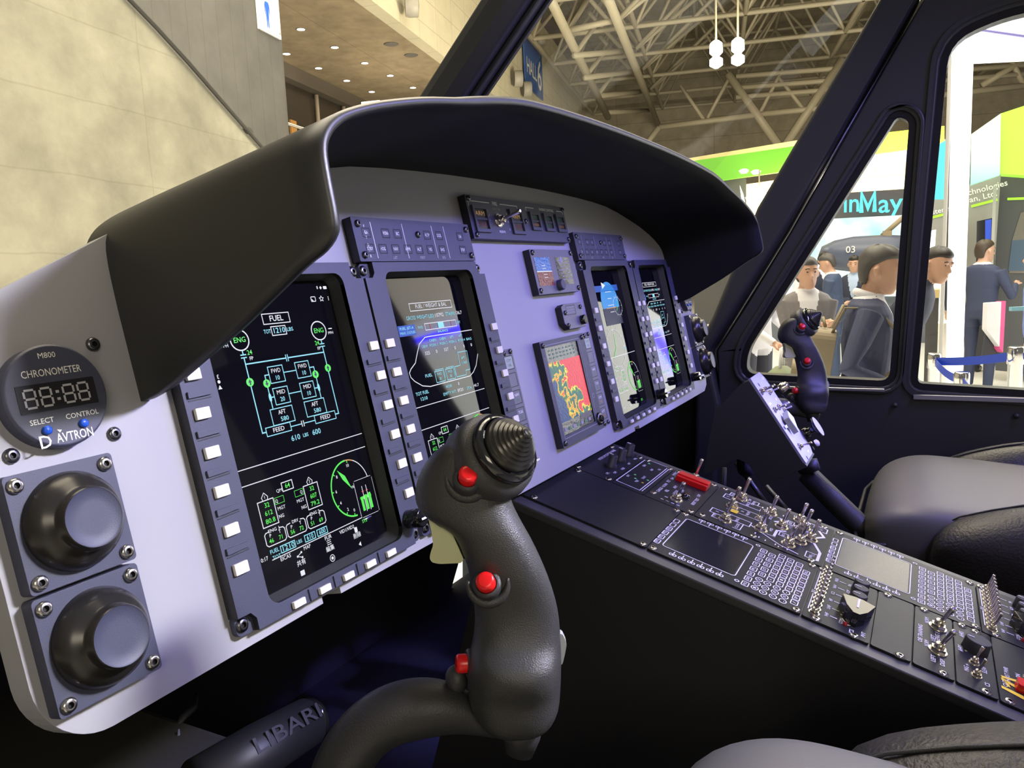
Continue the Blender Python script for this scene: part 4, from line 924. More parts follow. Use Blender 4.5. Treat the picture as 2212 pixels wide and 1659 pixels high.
# windscreen centre post in the plane x=.908
def cpt(px, py): h = hit(px, py, (.908, 0, 0), Vector((1, 0, 0))); return h
t = thing('windscreen_centre_post', 'black windscreen centre post rising behind the hood to the top', 'pillar', Matrix.Identity(4))
dp_ = (cpt(1120, 0) - cpt(985, 205)).normalized(); base = cpt(985, 205) - dp_ * .35
xax = Vector((1, 0, 0)); yax = dp_; zax = xax.cross(yax)
t.matrix_world = frame(base, xax, yax, zax)
b = B(); L_ = .9
prof = [(-.036, -.022), (.020, -.022), (.045, -.008), (.045, .012), (.020, .028), (-.030, .028), (-.042, .012), (-.042, -.008)]
b.loft([[(x, yy, z) for x, z in prof] for yy in (0, L_)], smooth=False); b.build('post_bar', fr_m, t, bevel=.004, fixn=True)
b = B(); b.box(-.020, 0, .028, -.012, L_, .033); b.box(.005, 0, .028, .011, L_, .032); b.build('post_rib', seal, t, bevel=.002)
# windscreen glass, right and left half
def ws(name, xs, label):
    t = thing(name, label, 'windscreen', Matrix.Identity(4)); p0, p1 = cpt(985, 205) - dp_ * .25, cpt(1120, 0) + dp_ * .5
    rows = []
    for k in range(5):
        for e in range(9):
            f_ = e / 8; x = xs[0] + (xs[1] - xs[0]) * f_; q = p0 + (p1 - p0) * k / 4; sag = .09 * f_ * f_
            rows.append((x, q.y - sag, q.z - sag * .3))
    b = B(); b.add(rows, [(i * 9 + j, i * 9 + j + 1, (i + 1) * 9 + j + 1, (i + 1) * 9 + j) for i in range(4) for j in range(8)], 0, True)
    o = b.build('windscreen_glass', pane, t); md = o.modifiers.new('s', 'SOLIDIFY'); md.thickness = .003
ws('windscreen', (.955, 1.87), 'clear right windscreen half in front of the roof trusses')
# cabin shell
def struct(name, b, m, **k): o = b.build(name, m, **k); o['kind'] = 'structure'; return o
dark = mat('cabin_black', (.012, .012, .013), .75)
struct('wall_right', B().box(1.93, .40, .5, 1.97, 1.17, 1.44), dark)
struct('trim_1', B().box(-.06, .50, 1.40, 1.95, 1.17, 1.43), dark)
struct('floor', B().box(-.05, -1.2, .72, 1.95, 1.15, .76), dark)
yb = 1.15
bh = [(x, z) for x, z in ((-.05, .5), (1.96, .5), (1.96, 1.44), (-.05, 1.44))]
q0 = [hit(px, py, (0, yb, 0), Vector((0, 1, 0))) for px, py in ((962, 1268), (1012, 1274), (1012, 1205), (980, 1205))]
b = B(); b.prism([(x, z) for x, z in bh], -.02, .02, 0, holes=[[(q.x, q.z) for q in q0]])
o = struct('wall_front', b, dark); o.matrix_world = frame(Vector((0, yb, 0)), Vector((1, 0, 0)), Vector((0, 0, 1)), Vector((0, -1, 0)))
b = B(); b.box(-.3, 1.5, .3, 1.9, 1.56, 1.5); tag(b.build('chin_glow_box', mat('chin_glow_white', (.8, .8, .8), .5, emit=2.2, ecol=(1, 1, .98))), 'added glowing box standing in for bright floor beyond the low chin window', 'glow stand-in')  # glowing box added in place of the bright floor past the hole
struct('wall_left', B().box(-.06, .30, .72, -.01, 1.15, 1.30), dark)
# ceiling of the cabin, out of frame but shading everything
rf = B(); rf.box(.0, -1.3, 2.32, 1.95, .25, 2.36); struct('ceiling', rf, dark)
# dark cross beams below the panel
t = thing('pedal_support', 'dim black support box on the cabin floor under the left end of the panel', 'bracket', Matrix.Translation((.32, .62, .76)))
B().box(-.12, -.1, 0, .16, .25, .42).build('support_box', mat('dim_brown', (.03, .028, .025), .7), t, bevel=.01)
t = thing('foot_well_frame', 'thin black frame bars standing under the panel right of the pedestal', 'frame', Matrix.Translation((1.2, .5, .76)))
for x0, x1 in ((.0, .02), (.14, .30)): b = B(); b.tube([(x0, 0, 0), (x1 * .4, .02, .55)], .012, 10); b.build('frame_bar', seal, t)
# ================================================================ cyclic grips
gm = mat('grip_black', (.030, .030, .030), .42, bump=.35, bscale=1300)
GD = .46; gs = GD / F / 2.13
def gx(x, y): return ((x - 380) * gs * 1.0, (788 - y) * gs)        # zoom pixels -> metres about (1058.4,1250)
GO = at(880 + 380 / 2.13, 880 + 788 / 2.13, GD)
MG = frame(GO, RIGHT, UP, -LOOK)
def make_grip(label):
    t = thing('cyclic_grip', label, 'control stick', MG)
    sec = [((405, 1490), (608, 1482), .62), ((370, 1470), (640, 1465), .75), ((330, 1440), (668, 1440), .85), ((292, 1370), (698, 1380), .92), ((278, 1300), (703, 1310), .90), ((276, 1235), (706, 1250), 1.15), ((280, 1150), (708, 1170), 1.22), ((292, 1095), (708, 1110), .92),
           ((305, 1050), (706, 1070), .72), ((315, 950), (699, 965), .64), ((300, 860), (683, 880), .68), ((287, 760), (650, 780), .78), ((264, 680), (612, 690), .82), ((228, 600), (568, 600), .84),
           ((205, 567), (535, 545), .86), ((140, 532), (500, 480), .84), ((70, 492), (478, 430), .84), ((40, 440), (468, 380), .84), ((34, 390), (478, 320), .84), ((48, 320), (478, 255), .86),
           ((82, 250), (452, 190), .90), ((130, 195), (400, 155), .95), ((185, 160), (345, 140), 1.1), ((225, 148), (305, 142), 1.1)]
    rings = []
    for (l, r, dz) in sec:
        l = Vector((*gx(*l), 0)); r = Vector((*gx(*r), 0)); c = (l + r) / 2; h = (r - l) / 2; ring = []
        for k in range(36):
            a = 2 * math.pi * k / 36; ca, sa = math.cos(a), math.sin(a); e = .78
            ca2 = math.copysign(abs(ca) ** e, ca); sa2 = math.copysign(abs(sa) ** e, sa)
            wdt = 1.2 * h.length
            ring.append(c + h * ca2 + Vector((0, 0, min(wdt, .0245 * dz)) ) * sa2)
        rings.append(ring)
    b = B(); b.loft(rings, cap=True); o = b.build('grip_body', gm, t, fixn=True, sub=1)
    for p in o.data.polygons: p.use_smooth = True
    # neck for the hat switch
    c0 = Vector((*gx(395, 225), .006)); c1 = Vector((*gx(470, 165), .016)); ax = (c1 - c0).normalized()
    c1 = c0 + ax * .011
    def along(c, ax, prof, m, name, n=36, seg=None):
        z_ = ax; x_ = z_.cross(Vector((0, 1, 0))).normalized(); y_ = z_.cross(x_)
        bb = B(); bb.M = frame(c, x_, y_, z_); bb.lathe(prof, n=n, capt=False); return bb.build(name, m, t)
    along(c0, ax, [(.026, -.012), (.0262, 0), (.0245, .0075), (.020, .0085)], gm, 'hat_neck')
    along(c0 + ax * .0075, ax, [(.0205, 0), (.0215, .003), (.0212, .0065), (.018, .008)], gblk, 'hat_collar')
    prof = [(.0165, 0), (.0170, .0030), (.0160, .0042)]
    r_, z_ = .0148, .0055
    for k in range(7): prof += [(r_, z_), (r_ - .0003, z_ + .0011), (r_ - .0019, z_ + .0013)]; r_ -= .0019; z_ += .0019
    prof.append((0, z_))
    along(c0 + ax * .0145, ax, prof, mat('hat_dark', (.05, .048, .045), .28, .6), 'hat_switch')
    def btn(x, y, zz, ax, label_):
        c = Vector((*gx(x, y), zz)); ax = Vector(ax).normalized()
        along(c, ax, [(.0080, -.006), (.0082, 0), (.0076, .0010), (.0060, .0013)], rubber, 'button_ring', 28)
        o = along(c, ax, [(.0054, 0), (.0054, .0058), (.0046, .0070), (.0030, .0073), (0, .0074)], red, 'push_button', 28); o['label'] = label_
    btn(288, 305, .0235, (.10, .55, .83), 'red button near the top of the grip')
    btn(370, 772, .0205, (-.12, .50, .86), 'red button halfway down the grip')
    btn(282, 1166, .004, (-1, .05, .25), 'red button on the lower side of the grip')
    # rims around the two thumb recesses
    def rim(cx, cy, rx, ry, zz, rot, r=.0032):
        pts = []
        for k in range(25):
            a = math.radians(rot + 200 * k / 24); x, y = gx(cx + rx * math.cos(a), cy - ry * math.sin(a)); pts.append((x, y, zz))
        bb = B(); bb.tube(pts, [r * (.3 + .7 * math.sin(math.pi * k / 24)) for k in range(25)], 10); o = bb.build('recess_rim', gm, t, smooth=True)
    rim(285, 300, 92, 95, .0195, 170); rim(375, 770, 88, 90, .0185, 175)
    # pale trigger
    tg = [gx(*p) for p in [(100, 500), (150, 540), (205, 560), (262, 690), (250, 706), (150, 710), (118, 703), (107, 685), (112, 655), (124, 625), (115, 560)]]
    B().prism(smooth_poly(tg, .002), -.006, .006).build('trigger', mat('trigger_pale', (.50, .52, .30), .5), t, bevel=.0016, seg=3)
    lv = [gx(*p) for p in [(690, 1030), (712, 1033), (732, 1075), (724, 1120), (712, 1172), (690, 1180)]]
    B().prism(smooth_poly(lv, .002), -.004, .004).build('side_lever', mat('lever_grey', (.35, .37, .38), .4), t, bevel=.001)
    bb = B(); bb.M = Matrix.Translation((*gx(225, 1262), -.004)) @ Matrix.Rotation(.2, 4, 'Z') @ Matrix.Diagonal((1, 1.25, 1, 1))
    bb.lathe([(.0001, -.0068)] + [(.0068 * math.cos(a), .0068 * math.sin(a)) for a in [math.radians(q) for q in range(-75, 90, 15)]] + [(0, .0068)], capt=False, n=20); bb.build('bump_stop', rubber, t, smooth=True)
    # stick tube: base knuckle, sweeping left and down
    def fx(px, py): return ((px - 1058.4) * GD / F, (1250 - py) * GD / F)
    pts = [(1110, 1600), (1060, 1575), (1010, 1552), (965, 1538), (920, 1536), (870, 1543), (825, 1560), (785, 1590), (752, 1630), (728, 1680), (712, 1740), (700, 1840), (690, 2000)]
    rad = [12, 26, 42, 56, 64, 66, 65, 64, 64, 64, 64, 64, 64]
    bb = B(); bb.tube([(*fx(*p), -.006) for p in pts], [r * GD / F for r in rad], 28); o = bb.build('stick_tube', rubber, t, fixn=True); 
    for p in o.data.polygons: p.use_smooth = True
    o.modifiers.new('s', 'SUBSURF').render_levels = 2
    bb = B(); bb.tube([(*fx(1120, 1560), -.004), (*fx(1128, 1600), -.004), (*fx(1122, 1635), -.004)], [.016, .011, .008], 20); bb.build('grip_foot', rubber, t, smooth=True)
    return t
g1 = make_grip('black stick grip with red buttons standing in front of the two left displays')
g2 = copy_tree(g1); g2['label'] = 'black stick grip with red buttons in front of the right door window'
g2.matrix_world = frame(at(1735, 785, 1.385), RIGHT, UP, -LOOK)
# ================================================================ collective box and levers
xb = 1.27
t = thing('collective_box', 'black angular control box with a violet lit face of toggle switches', 'control box', MX(xb))
side = [dpt(*p, xb) for p in ((1534, 934), (1544, 890), (1601, 829), (1618, 822), (1736, 1001), (1746, 1008), (1648, 1050), (1615, 1001), (1591, 991), (1527, 1025), (1520, 1018))]
B().prism(smooth_poly(side, .004, 3), 0, .088, 0).build('box_body', fr_m, t, bevel=.002)
A_ = Vector(dpt(1617, 819, xb)); B_ = Vector(dpt(1738, 1003, xb)); d_ = (B_ - A_)
o3 = Vector((xb, A_.x, A_.y)); fy = Vector((0, d_.x, d_.y)).normalized(); fx_ = Vector((1, 0, 0)); fn = fy.cross(fx_); LEN = d_.length
if fn.dot(CAM - o3) < 0: fn = -fn
MF = frame(o3, fx_, -fy, fx_.cross(-fy))       # local x right, y up the face, z out
if (MF.to_3x3() @ Vector((0, 0, 1))).dot(CAM - o3) < 0: print('face normal flipped')
fc = bpy.data.objects.new('switch_face', None); C.objects.link(fc); fc.parent = t; fc.matrix_world = MF
facem = mat('violet_tinted_face', (.30, .31, .42), .45)  # violet light mixed into the light grey base colour
B().prism(smooth_poly([(.0, -LEN), (.075, -LEN), (.088, -LEN + .010), (.088, -LEN * .72), (.080, -LEN * .66), (.088, -LEN * .60), (.088, -.012), (.076, 0), (0, 0)], .003), -.001, .003).build('face_plate', facem, fc, bevel=.0006)
def fp(px, py): h = MF.inverted() @ hit(px, py, o3 + (MF.to_3x3() @ Vector((0, 0, 1))) * .003, MF.to_3x3() @ Vector((0, 0, 1))); return h.x, h.y
def z9(x, y): return fp(1600 + x / 6.9125, 780 + y / 6.9125)
for (x, y, k_, tl, az) in ((300, 460, .95, 10, -40), (360, 420, .8, 10, -40), (420, 470, .8, 10, -60), (500, 730, .9, 12, -40), (560, 690, .9, 14, -60), (640, 730, .7, 18, -70), (870, 1280, .95, 14, -30)):
    u_, v_ = z9(x, y); toggle(fc, max(.008, min(.078, u_)), max(-LEN + .01, min(-.01, v_)), .003, k_, tl, az, L=.018)
b = B(); u_, v_ = z9(590, 420); b.lathe([(.008, .003), (.0095, .010), (.008, .011), (.0085, .013), (.007, .014), (.0072, .017), (.004, .019), (0, .0195)], n=20, capt=False); o = b.build('hat_switch', nickel, fc); o.location = (u_, v_, 0)
b = B(); u_, v_ = z9(650, 1000); b.prism([(-.002, -.003), (.030, -.002), (.030, .002), (-.002, .003)], .003, .006); b.prism([(.016, -.018), (.040, .004), (.030, .020), (.012, .010)], .006, .016); o = b.build('slide_lever', mat('lever_olive', (.40, .42, .30), .5), fc, bevel=.001); o.location = (u_, v_, 0)
b = B(); u_, v_ = z9(940, 1090); b.lathe([(.009, .003), (.009, .012), (.006, .014), (.006, .022), (.017, .026), (.018, .029), (.0, .030)], n=28, capt=False); b.build('thumb_wheel', [gblk], fc).location = (u_, v_, 0)
b = B(); b.lathe([(.0175, .0302), (.0, .0303)], n=28, capt=False); b.build('wheel_cap', facem, fc).location = (u_, v_, 0)
b = B(); u_, v_ = z9(1120, 1230); b.lathe([(.006, .003), (.006, .007), (.003, .009), (0, .009)], n=20, capt=False); b.build('round_key', cap, fc).location = (u_, v_, 0)
b = B()
for (x, y) in ((270, 355), (390, 290), (990, 1445), (1085, 1300)):
    u_, v_ = z9(x, y); b.flat(circ(u_, v_, .0036, 14), .0034)
u_, v_ = z9(655, 590); b.stroke([(u_ + .012 * math.cos(a), v_ + .012 * math.sin(a)) for a in [.2 + .1 * k for k in range(10)]], .0012, .0034)
b.build('socket_marks', hole, fc)
b = B()
for s_, x, y in (('LDG', 330, 260), ('SRCH', 440, 640), ('EXT', 530, 570), ('OFF', 1010, 1350), ('RET', 640, 880)): u_, v_ = z9(x, y); b.text(s_, u_, v_, .0034, .006)
b.build('lettering', ink, fc)
# collective lever tube on the right
t = thing('collective_lever', 'thick black sleeved lever running from the violet faced box to the right seat', 'control lever', Matrix.Identity(4))
p_ = [at(1742, 1022, 1.36), at(1800, 1080, 1.33), at(1860, 1138, 1.30), at(1893, 1170, 1.285)]
b = B(); b.tube(p_, [.0175, .0185, .0185, .017], 24); b.build('sleeve', rubber, t, smooth=True)
b = B(); b.tube([at(1888, 1164, 1.287), at(1930, 1205, 1.265)], [.0150, .0150], 20); b.build('lever_tube', mat('lever_grey_dark', (.07, .07, .08), .4), t, smooth=True)
b = B(); b.tube([at(1733, 1012, 1.355), at(1752, 1006, 1.335), at(1768, 1002, 1.33)], [.012, .012, .010], 16); b.build('friction_knob', blk, t, smooth=True)
t = thing('lever_linkage', 'slim dark rods slanting below the violet faced control box', 'linkage', Matrix.Identity(4))
for q in (((1655, 1050, 1.42), (1720, 1125, 1.38)), ((1590, 1000, 1.42), (1668, 1105, 1.38)), ((1565, 1010, 1.5), (1563, 1110, 1.5))):
    b = B(); b.tube([at(*a) for a in q], .0045, 8); b.build('rod', fr_m, t, smooth=True)
# left collective lever grip in the lower left
t = thing('collective_lever', 'dark ribbed lever grip lying in the shade below the panel at the bottom left', 'control lever', Matrix.Identity(4))
a0, a1 = at(430, 1700, .66), at(664, 1560, .78)
b = B(); b.tube([a0, a0.lerp(a1, .5), a1], [.0245, .0255, .0235], 28); b.build('grip_sleeve', mat('shaded_rubber', (.012, .0125, .014), .5), t, smooth=True)  # sleeve rubber darkened in colour to stand in for shade here
b = B(); b.tube([a1, a1.lerp(a0, -.06), a1.lerp(a0, -.08)], [.0215, .0215, .014], 24); b.build('end_cap', gblk, t, smooth=True)
dirx = (a1 - a0).normalized(); tov = (CAM - a0).normalized(); nz = (tov - dirx * tov.dot(dirx)).normalized(); ny = nz.cross(dirx)
b = B(); b.text('LIBARI', .088, .004, .0258, .020, width=.085); o = b.build('embossed_lettering', MATS['shaded_rubber'], t); o.matrix_world = frame(a0, dirx, ny, nz); md = o.modifiers.new('s', 'SOLIDIFY'); md.thickness = .0008
t = thing('hanging_cable', 'thin grey-blue cable with a pointed end hanging at the bottom left', 'cable', Matrix.Identity(4))
b = B(); b.tube([at(386, 1575, .75), at(386, 1610, .745), at(387, 1635, .74), at(386, 1720, .72)], [.0008, .0025, .005, .006], 12); b.build('cable_end', mat('cable_grey', (.16, .17, .24), .5), t, smooth=True)
b = B(); b.tube([at(376, 1580, .76), at(395, 1550, .78), at(418, 1528, .82), at(425, 1500, .9)], [.001, .0035, .004, .002], 10); b.build('strap', rubber, t, smooth=True)
# ================================================================ seats
lea = mat('seat_leather', (.022, .021, .02), .42, bump=.9, bscale=260)
fab = mat('seat_vinyl', (.10, .098, .095), .46, bump=.1, bscale=500)
def rbox(b, x0, y0, z0, x1, y1, z1):
    b.box(x0, y0, z0, x1, y1, z1)
def seat(cx, label, dy=0, dz=0):
    t = thing('pilot_seat', label, 'seat', Matrix.Translation((cx, dy, .76 + dz)), None)
    T_ = 1.235 - .76
    o = B(); hw = .212; rings = []
    for k in range(15):                                             # thigh cushion, rounded nose and crowned top
        s_ = k / 14; y = .105 - .60 * s_; w = hw * (1 - .10 * max(0, 1 - s_ * 6) ** 2); top = T_ - .045 * max(0, 1 - s_ * 7) ** 2 - .03 * s_
        ring = []
        for (fx1, fz) in ((-1, -.14), (-1.0, -.05), (-.985, -.022), (-.93, -.004), (-.6, .004), (-.2, .008), (.2, .008), (.6, .004), (.93, -.004), (.985, -.022), (1.0, -.05), (1, -.14)): ring.append((fx1 * w, y, top + fz))
        rings.append(ring)
    o.loft(rings, cap=True, smooth=True); q = o.build('seat_cushion', fab, t, fixn=True, sub=2)
    for p in q.data.polygons: p.use_smooth = True
    b = B(); b.box(-.205, -.5, T_ - .30, .205, .085, T_ - .12); q = b.build('seat_base', lea, t, bevel=.03, seg=4)
    b = B(); b.tube([(-.205, .06, T_ - .07), (-.195, .103, T_ - .075), (-.12, .112, T_ - .072), (.12, .112, T_ - .072), (.195, .103, T_ - .075), (.205, .06, T_ - .07)], .0035, 8); b.build('piping', lea, t, smooth=True)
    for sg in (-1, 1):
        rings = []
        for k in range(13):
            s_ = k / 12; y = .005 - .50 * s_; h = (-.008 + .065 * min(1, s_ * 3.2) ** .6); w = .03 + .038 * min(1, s_ * 4) ** .5; cxx = sg * (.212 + .012 * s_)
            rings.append([(cxx + w * math.cos(a), y, T_ - .055 + (h + .02) * math.sin(a) if math.sin(a) > 0 else T_ - .055 + .13 * math.sin(a)) for a in [2 * math.pi * j / 20 for j in range(20)]])
        o = B(); o.loft(rings); q = o.build('side_bolster', lea, t, fixn=True, sub=1)
        for p in q.data.polygons: p.use_smooth = True
        b = B(); pts = [(r[5][0] - sg * .012, r[5][1], r[5][2] - .0012) for r in rings]; b.tube(pts, .0016, 6); q.select_set(False); b.build('seam', gm, t, smooth=True)
    rings = []
    for k in range(9):
        s_ = k / 8; rings.append([(x * .20, -.47 - .055 * (1 - abs(x) ** 3 * .4) * dd - .14 * s_, T_ - .02 + .68 * s_) for x, dd in [(math.cos(a), math.sin(a)) for a in [2 * math.pi * j / 24 for j in range(24)]]])
    o = B(); o.loft(rings); q = o.build('backrest', lea, t, fixn=True, sub=1)
    for p in q.data.polygons: p.use_smooth = True
    b = B(); b.box(-.16, -.45, 0, .16, .0, T_ - .30); b.build('seat_pedestal', blk, t, bevel=.01)
    return t
seat(1.506, 'grey and black padded right pilot seat behind the pedestal', -.01, -.005)
seat(.335, 'black grained leather edge of the near pilot seat in the bottom right corner', .055, .055)
# ================================================================ exhibition hall
def wallM(b): return frame(H2 * b, H1, Vector((0, 0, 1)), -H2)            # long walls: x along the hall, y up, z towards the aisle
def wp(px, py, b): h = hit(px, py, H2 * b, H2); return (h.dot(H1), h.z)
def crossM(a): return frame(H1 * a, -H2, Vector((0, 0, 1)), -H1)          # walls across the hall: x to the right, y up, z towards the camera
def cp(px, py, a): h = hit(px, py, H1 * a, H1); return (-h.dot(H2), h.z)
def concrete(name, col, joint, vertical=False, strong=.25):
    m = bpy.data.materials.new(name); m.use_nodes = True; nt = m.node_tree; N = nt.nodes; L = nt.links; p = N['Principled BSDF']
    p.inputs['Roughness'].default_value = .85
    tc = N.new('ShaderNodeTexCoord')
    n = N.new('ShaderNodeTexNoise'); n.inputs['Scale'].default_value = 1.7; n.inputs['Detail'].default_value = 9; n.inputs['Roughness'].default_value = .62; L.new(tc.outputs['Object'], n.inputs['Vector'])
    r = N.new('ShaderNodeValToRGB'); r.color_ramp.elements[0].position = .32; r.color_ramp.elements[1].position = .68
    r.color_ramp.elements[0].color = (*[c * (1 - strong * .55) for c in col], 1); r.color_ramp.elements[1].color = (*[min(1, c * (1 + strong * .4)) for c in col], 1); L.new(n.outputs['Fac'], r.inputs['Fac'])
    br = N.new('ShaderNodeTexBrick'); br.offset = 0; br.inputs['Scale'].default_value = 1
    br.inputs['Brick Width'].default_value = joint[0]; br.inputs['Row Height'].default_value = joint[1]; br.inputs['Mortar Size'].default_value = joint[2]; br.inputs['Mortar Smooth'].default_value = .6
    br.inputs['Color1'].default_value = (1, 1, 1, 1); br.inputs['Color2'].default_value = (.96, .96, .95, 1); br.inputs['Mortar'].default_value = (joint[3], joint[3], joint[3] * .97, 1)
    wob = N.new('ShaderNodeTexNoise'); wob.inputs['Scale'].default_value = 1.6; wob.inputs['Detail'].default_value = 4; L.new(tc.outputs['Object'], wob.inputs['Vector'])
    mxv = N.new('ShaderNodeMix'); mxv.data_type = 'VECTOR'; mxv.inputs['Factor'].default_value = joint[4]
    L.new(tc.outputs['Object'], mxv.inputs['A']); L.new(wob.outputs['Color'], mxv.inputs['B']); L.new(mxv.outputs['Result'], br.inputs['Vector'])
    mx = N.new('ShaderNodeMix'); mx.data_type = 'RGBA'; mx.blend_type = 'MULTIPLY'; mx.inputs['Factor'].default_value = 1
    L.new(r.outputs['Color'], mx.inputs['A']); L.new(br.outputs['Color'], mx.inputs['B']); L.new(mx.outputs['Result'], p.inputs['Base Color'])
    b2 = N.new('ShaderNodeBump'); b2.inputs['Strength'].default_value = .25; b2.inputs['Distance'].default_value = .03; L.new(n.outputs['Fac'], b2.inputs['Height']); L.new(b2.outputs['Normal'], p.inputs['Normal'])
    return m
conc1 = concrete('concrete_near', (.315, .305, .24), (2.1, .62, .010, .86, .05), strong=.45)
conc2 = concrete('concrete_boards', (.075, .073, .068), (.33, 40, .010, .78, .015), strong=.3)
conc3 = concrete('soffit_concrete', (.36, .29, .20), (9, 3.4, .02, .7, .01), strong=.4)
panelw = concrete('beige_wall_panels', (.70, .65, .50), (1.5, .75, .018, .72, 0.0), strong=.12)
struct('floor', B().box(-40, -45, -.1, 60, 45, 0), mat('hall_floor', (.80, .80, .78), .35, bump=.05, bscale=40)).location = (0, 0, 0)
# near sloping stair wall
B1 = 5.2
rail_px = [(225, -60), (270, 0), (330, 62), (400, 138), (470, 218), (530, 286), (560, 320), (640, 415), (760, 560)]
pr_ = [wp(*p, B1) for p in rail_px]
poly = pr_ + [(pr_[-1][0] + .6, 0), (-4, 0), (-4, pr_[0][1])]
o = struct('wall_left', B().prism(poly, -.3, 0), conc1); o.matrix_world = wallM(B1)
t = thing('stair_handrail', 'thin dark handrail running down the slope of the near concrete wall', 'handrail', wallM(B1))
b = B(); b.tube([(x, y + .02, .03) for x, y in pr_], .022, 10); b.build('rail_bar', mat('rail_dark', (.05, .048, .045), .45), t, smooth=True)
b = B(); x, y = wp(531, 284, B1); b.prism(circ(x + .02, y + .01, .06, 20, .035), -.02, .04); b.build('rail_bracket', MATS['rail_dark'], t)
# column wall with the sign
B2 = 6.6
xa, _ = wp(612, 130, B2)
zs = hit(900, 76, H2 * 8.2, H2).z
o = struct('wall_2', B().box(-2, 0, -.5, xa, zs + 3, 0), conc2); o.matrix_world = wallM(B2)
t = thing('restroom_sign', 'white square sign with a blue standing figure on the concrete column', 'sign', wallM(B2))
q = [wp(*p, B2 - .03) for p in ((555, -5), (604, -5), (607, 82), (560, 66))]
x0, x1 = q[3][0], q[2][0]; y0 = (q[2][1] + q[3][1]) / 2; hh = (x1 - x0) * 1.05; 
B().prism(rr(x0, y0, x1, y0 + hh, .01), .005, .035).build('sign_board', mat('sign_white', (.75, .75, .76), .5), t, bevel=.004)
b = B(); b.stroke(rr(x0 + .02, y0 + .02, x1 - .02, y0 + hh - .02), .008, .0365, 1, True); cx = x0 + (x1 - x0) * .42; s_ = hh
b.flat([(cx - .11 * s_, y0 + .62 * s_), (cx - .07 * s_, y0 + .70 * s_), (cx + .07 * s_, y0 + .70 * s_), (cx + .11 * s_, y0 + .62 * s_), (cx + .10 * s_, y0 + .40 * s_), (cx + .075 * s_, y0 + .40 * s_), (cx + .065 * s_, y0 + .58 * s_), (cx + .05 * s_, y0 + .12 * s_), (cx + .01 * s_, y0 + .12 * s_), (cx, y0 + .38 * s_), (cx - .01 * s_, y0 + .12 * s_), (cx - .05 * s_, y0 + .12 * s_), (cx - .065 * s_, y0 + .58 * s_), (cx - .075 * s_, y0 + .40 * s_), (cx - .10 * s_, y0 + .40 * s_)], .0365, 0)
b.flat(circ(cx, y0 + .79 * s_, .055 * s_, 20), .0365, 0); b.text('1F', x1 - .20 * s_, y0 + .15 * s_, .0365, .12 * s_, 1); b.flat([(x1 - .09 * s_, y0 + .10 * s_), (x1 - .03 * s_, y0 + .10 * s_), (x1 - .03 * s_, y0 + .20 * s_)], .0365, 1)
b.build('figure_lettering', [mat('sign_blue', (.02, .10, .50), .5), mat('sign_grey', (.2, .2, .22), .5)], t)
# facade wall with panels, soffit, dark glazing
B3 = 8.2
zt = wp(1174, 57, B3)[1]; x_end = wp(1259, 225, B3)[0]
o = struct('wall_3', B().box(-2, zs, -.4, x_end, zt, 0), panelw); o.matrix_world = wallM(B3)
bd = 15.5
for k in range(60):
    q = hit(620, 148, (0, 0, zs), Vector((0, 0, 1)))
bd = q.dot(H2)
a2 = hit(791, 216, (0, 0, zs), Vector((0, 0, 1))).dot(H1)
so = B(); so.box(-3, B3 + .41, zs, x_end, bd + .5, zs + .35); o = struct('ceiling', so, conc3); o.matrix_world = Matrix((H1, H2, Vector((0, 0, 1)))).transposed().to_4x4()
glz = mat('dark_glazing', (.055, .045, .038), .25)
o = struct('window_1', B().box(-2, 0, -.2, x_end, zs, 0), glz); o.matrix_world = wallM(bd)
b = B(); b.box(-2, zs - .45, 0, a2, zs, .35); o = struct('trim_2', b, mat('beam_brown', (.14, .12, .10), .7)); o.matrix_world = wallM(bd)
for k, (px, py0, py1) in enumerate(((681, 180, 265), (740, 205, 250))):
    x, y = wp(px, py0 + 10, bd - .1); t = thing('window_mullion', ('tall pale pole in front of the dark glazing, nearer the concrete column', 'tall pale pole in front of the dark glazing, nearer the hood')[k], 'pole', wallM(bd - .12) @ Matrix.Translation((x, 0, 0)))
    B().tube([(0, 0, 0), (0, zs - .5, 0)], .07, 10, up=(1, 0, 0)).build('pole_tube', mat('pole_pale', (.65, .55, .45), .35), t, smooth=True)
lampm = mat('downlight', (1, 1, 1), .5, emit=6, ecol=(1, .92, .72)); lrim = mat('downlight_rim', (.12, .11, .10), .5)
dl = None
for k, (px, py) in enumerate(((650, 63), (723, 102), (788, 136), (843, 163), (892, 189), (619, 116), (688, 147), (749, 174), (803, 198))):
    h = hit(px, py, (0, 0, zs), Vector((0, 0, 1)))
    if dl is None:
        dl = thing('downlight', 'small round lit downlight in the concrete soffit', 'ceiling light', Matrix.Translation(h), 'downlights in the concrete soffit')
        B().lathe([(.11, -.012), (.11, .0)], n=20, capb=True).build('lamp_disc', lampm, dl); B().lathe([(.11, -.01), (.135, -.01), (.135, .0)], n=20, capt=False).build('lamp_rim', lrim, dl); d_ = dl
    else: d_ = copy_tree(dl); d_.location = h
    rw = 'far' if k > 4 else 'near'
    d_['label'] = 'lit downlight %s in the %s row of the concrete soffit' % (('nearest the sign', 'second from the sign', 'in the middle', 'fourth from the sign', 'farthest from the sign')[k % 5], rw)
for k, (px, py) in enumerate(((845, 95), (888, 119))):
    h = hit(px, py, (0, 0, zs), Vector((0, 0, 1))); t = thing('ceiling_speaker', ('unlit round recess in the soffit nearer the white duct nozzle', 'unlit round recess in the soffit nearer the windscreen post')[k], 'ceiling fitting', Matrix.Translation(h))
    B().lathe([(.20, -.02), (.22, 0)], n=24, capb=True).build('recess_ring', lrim, t)
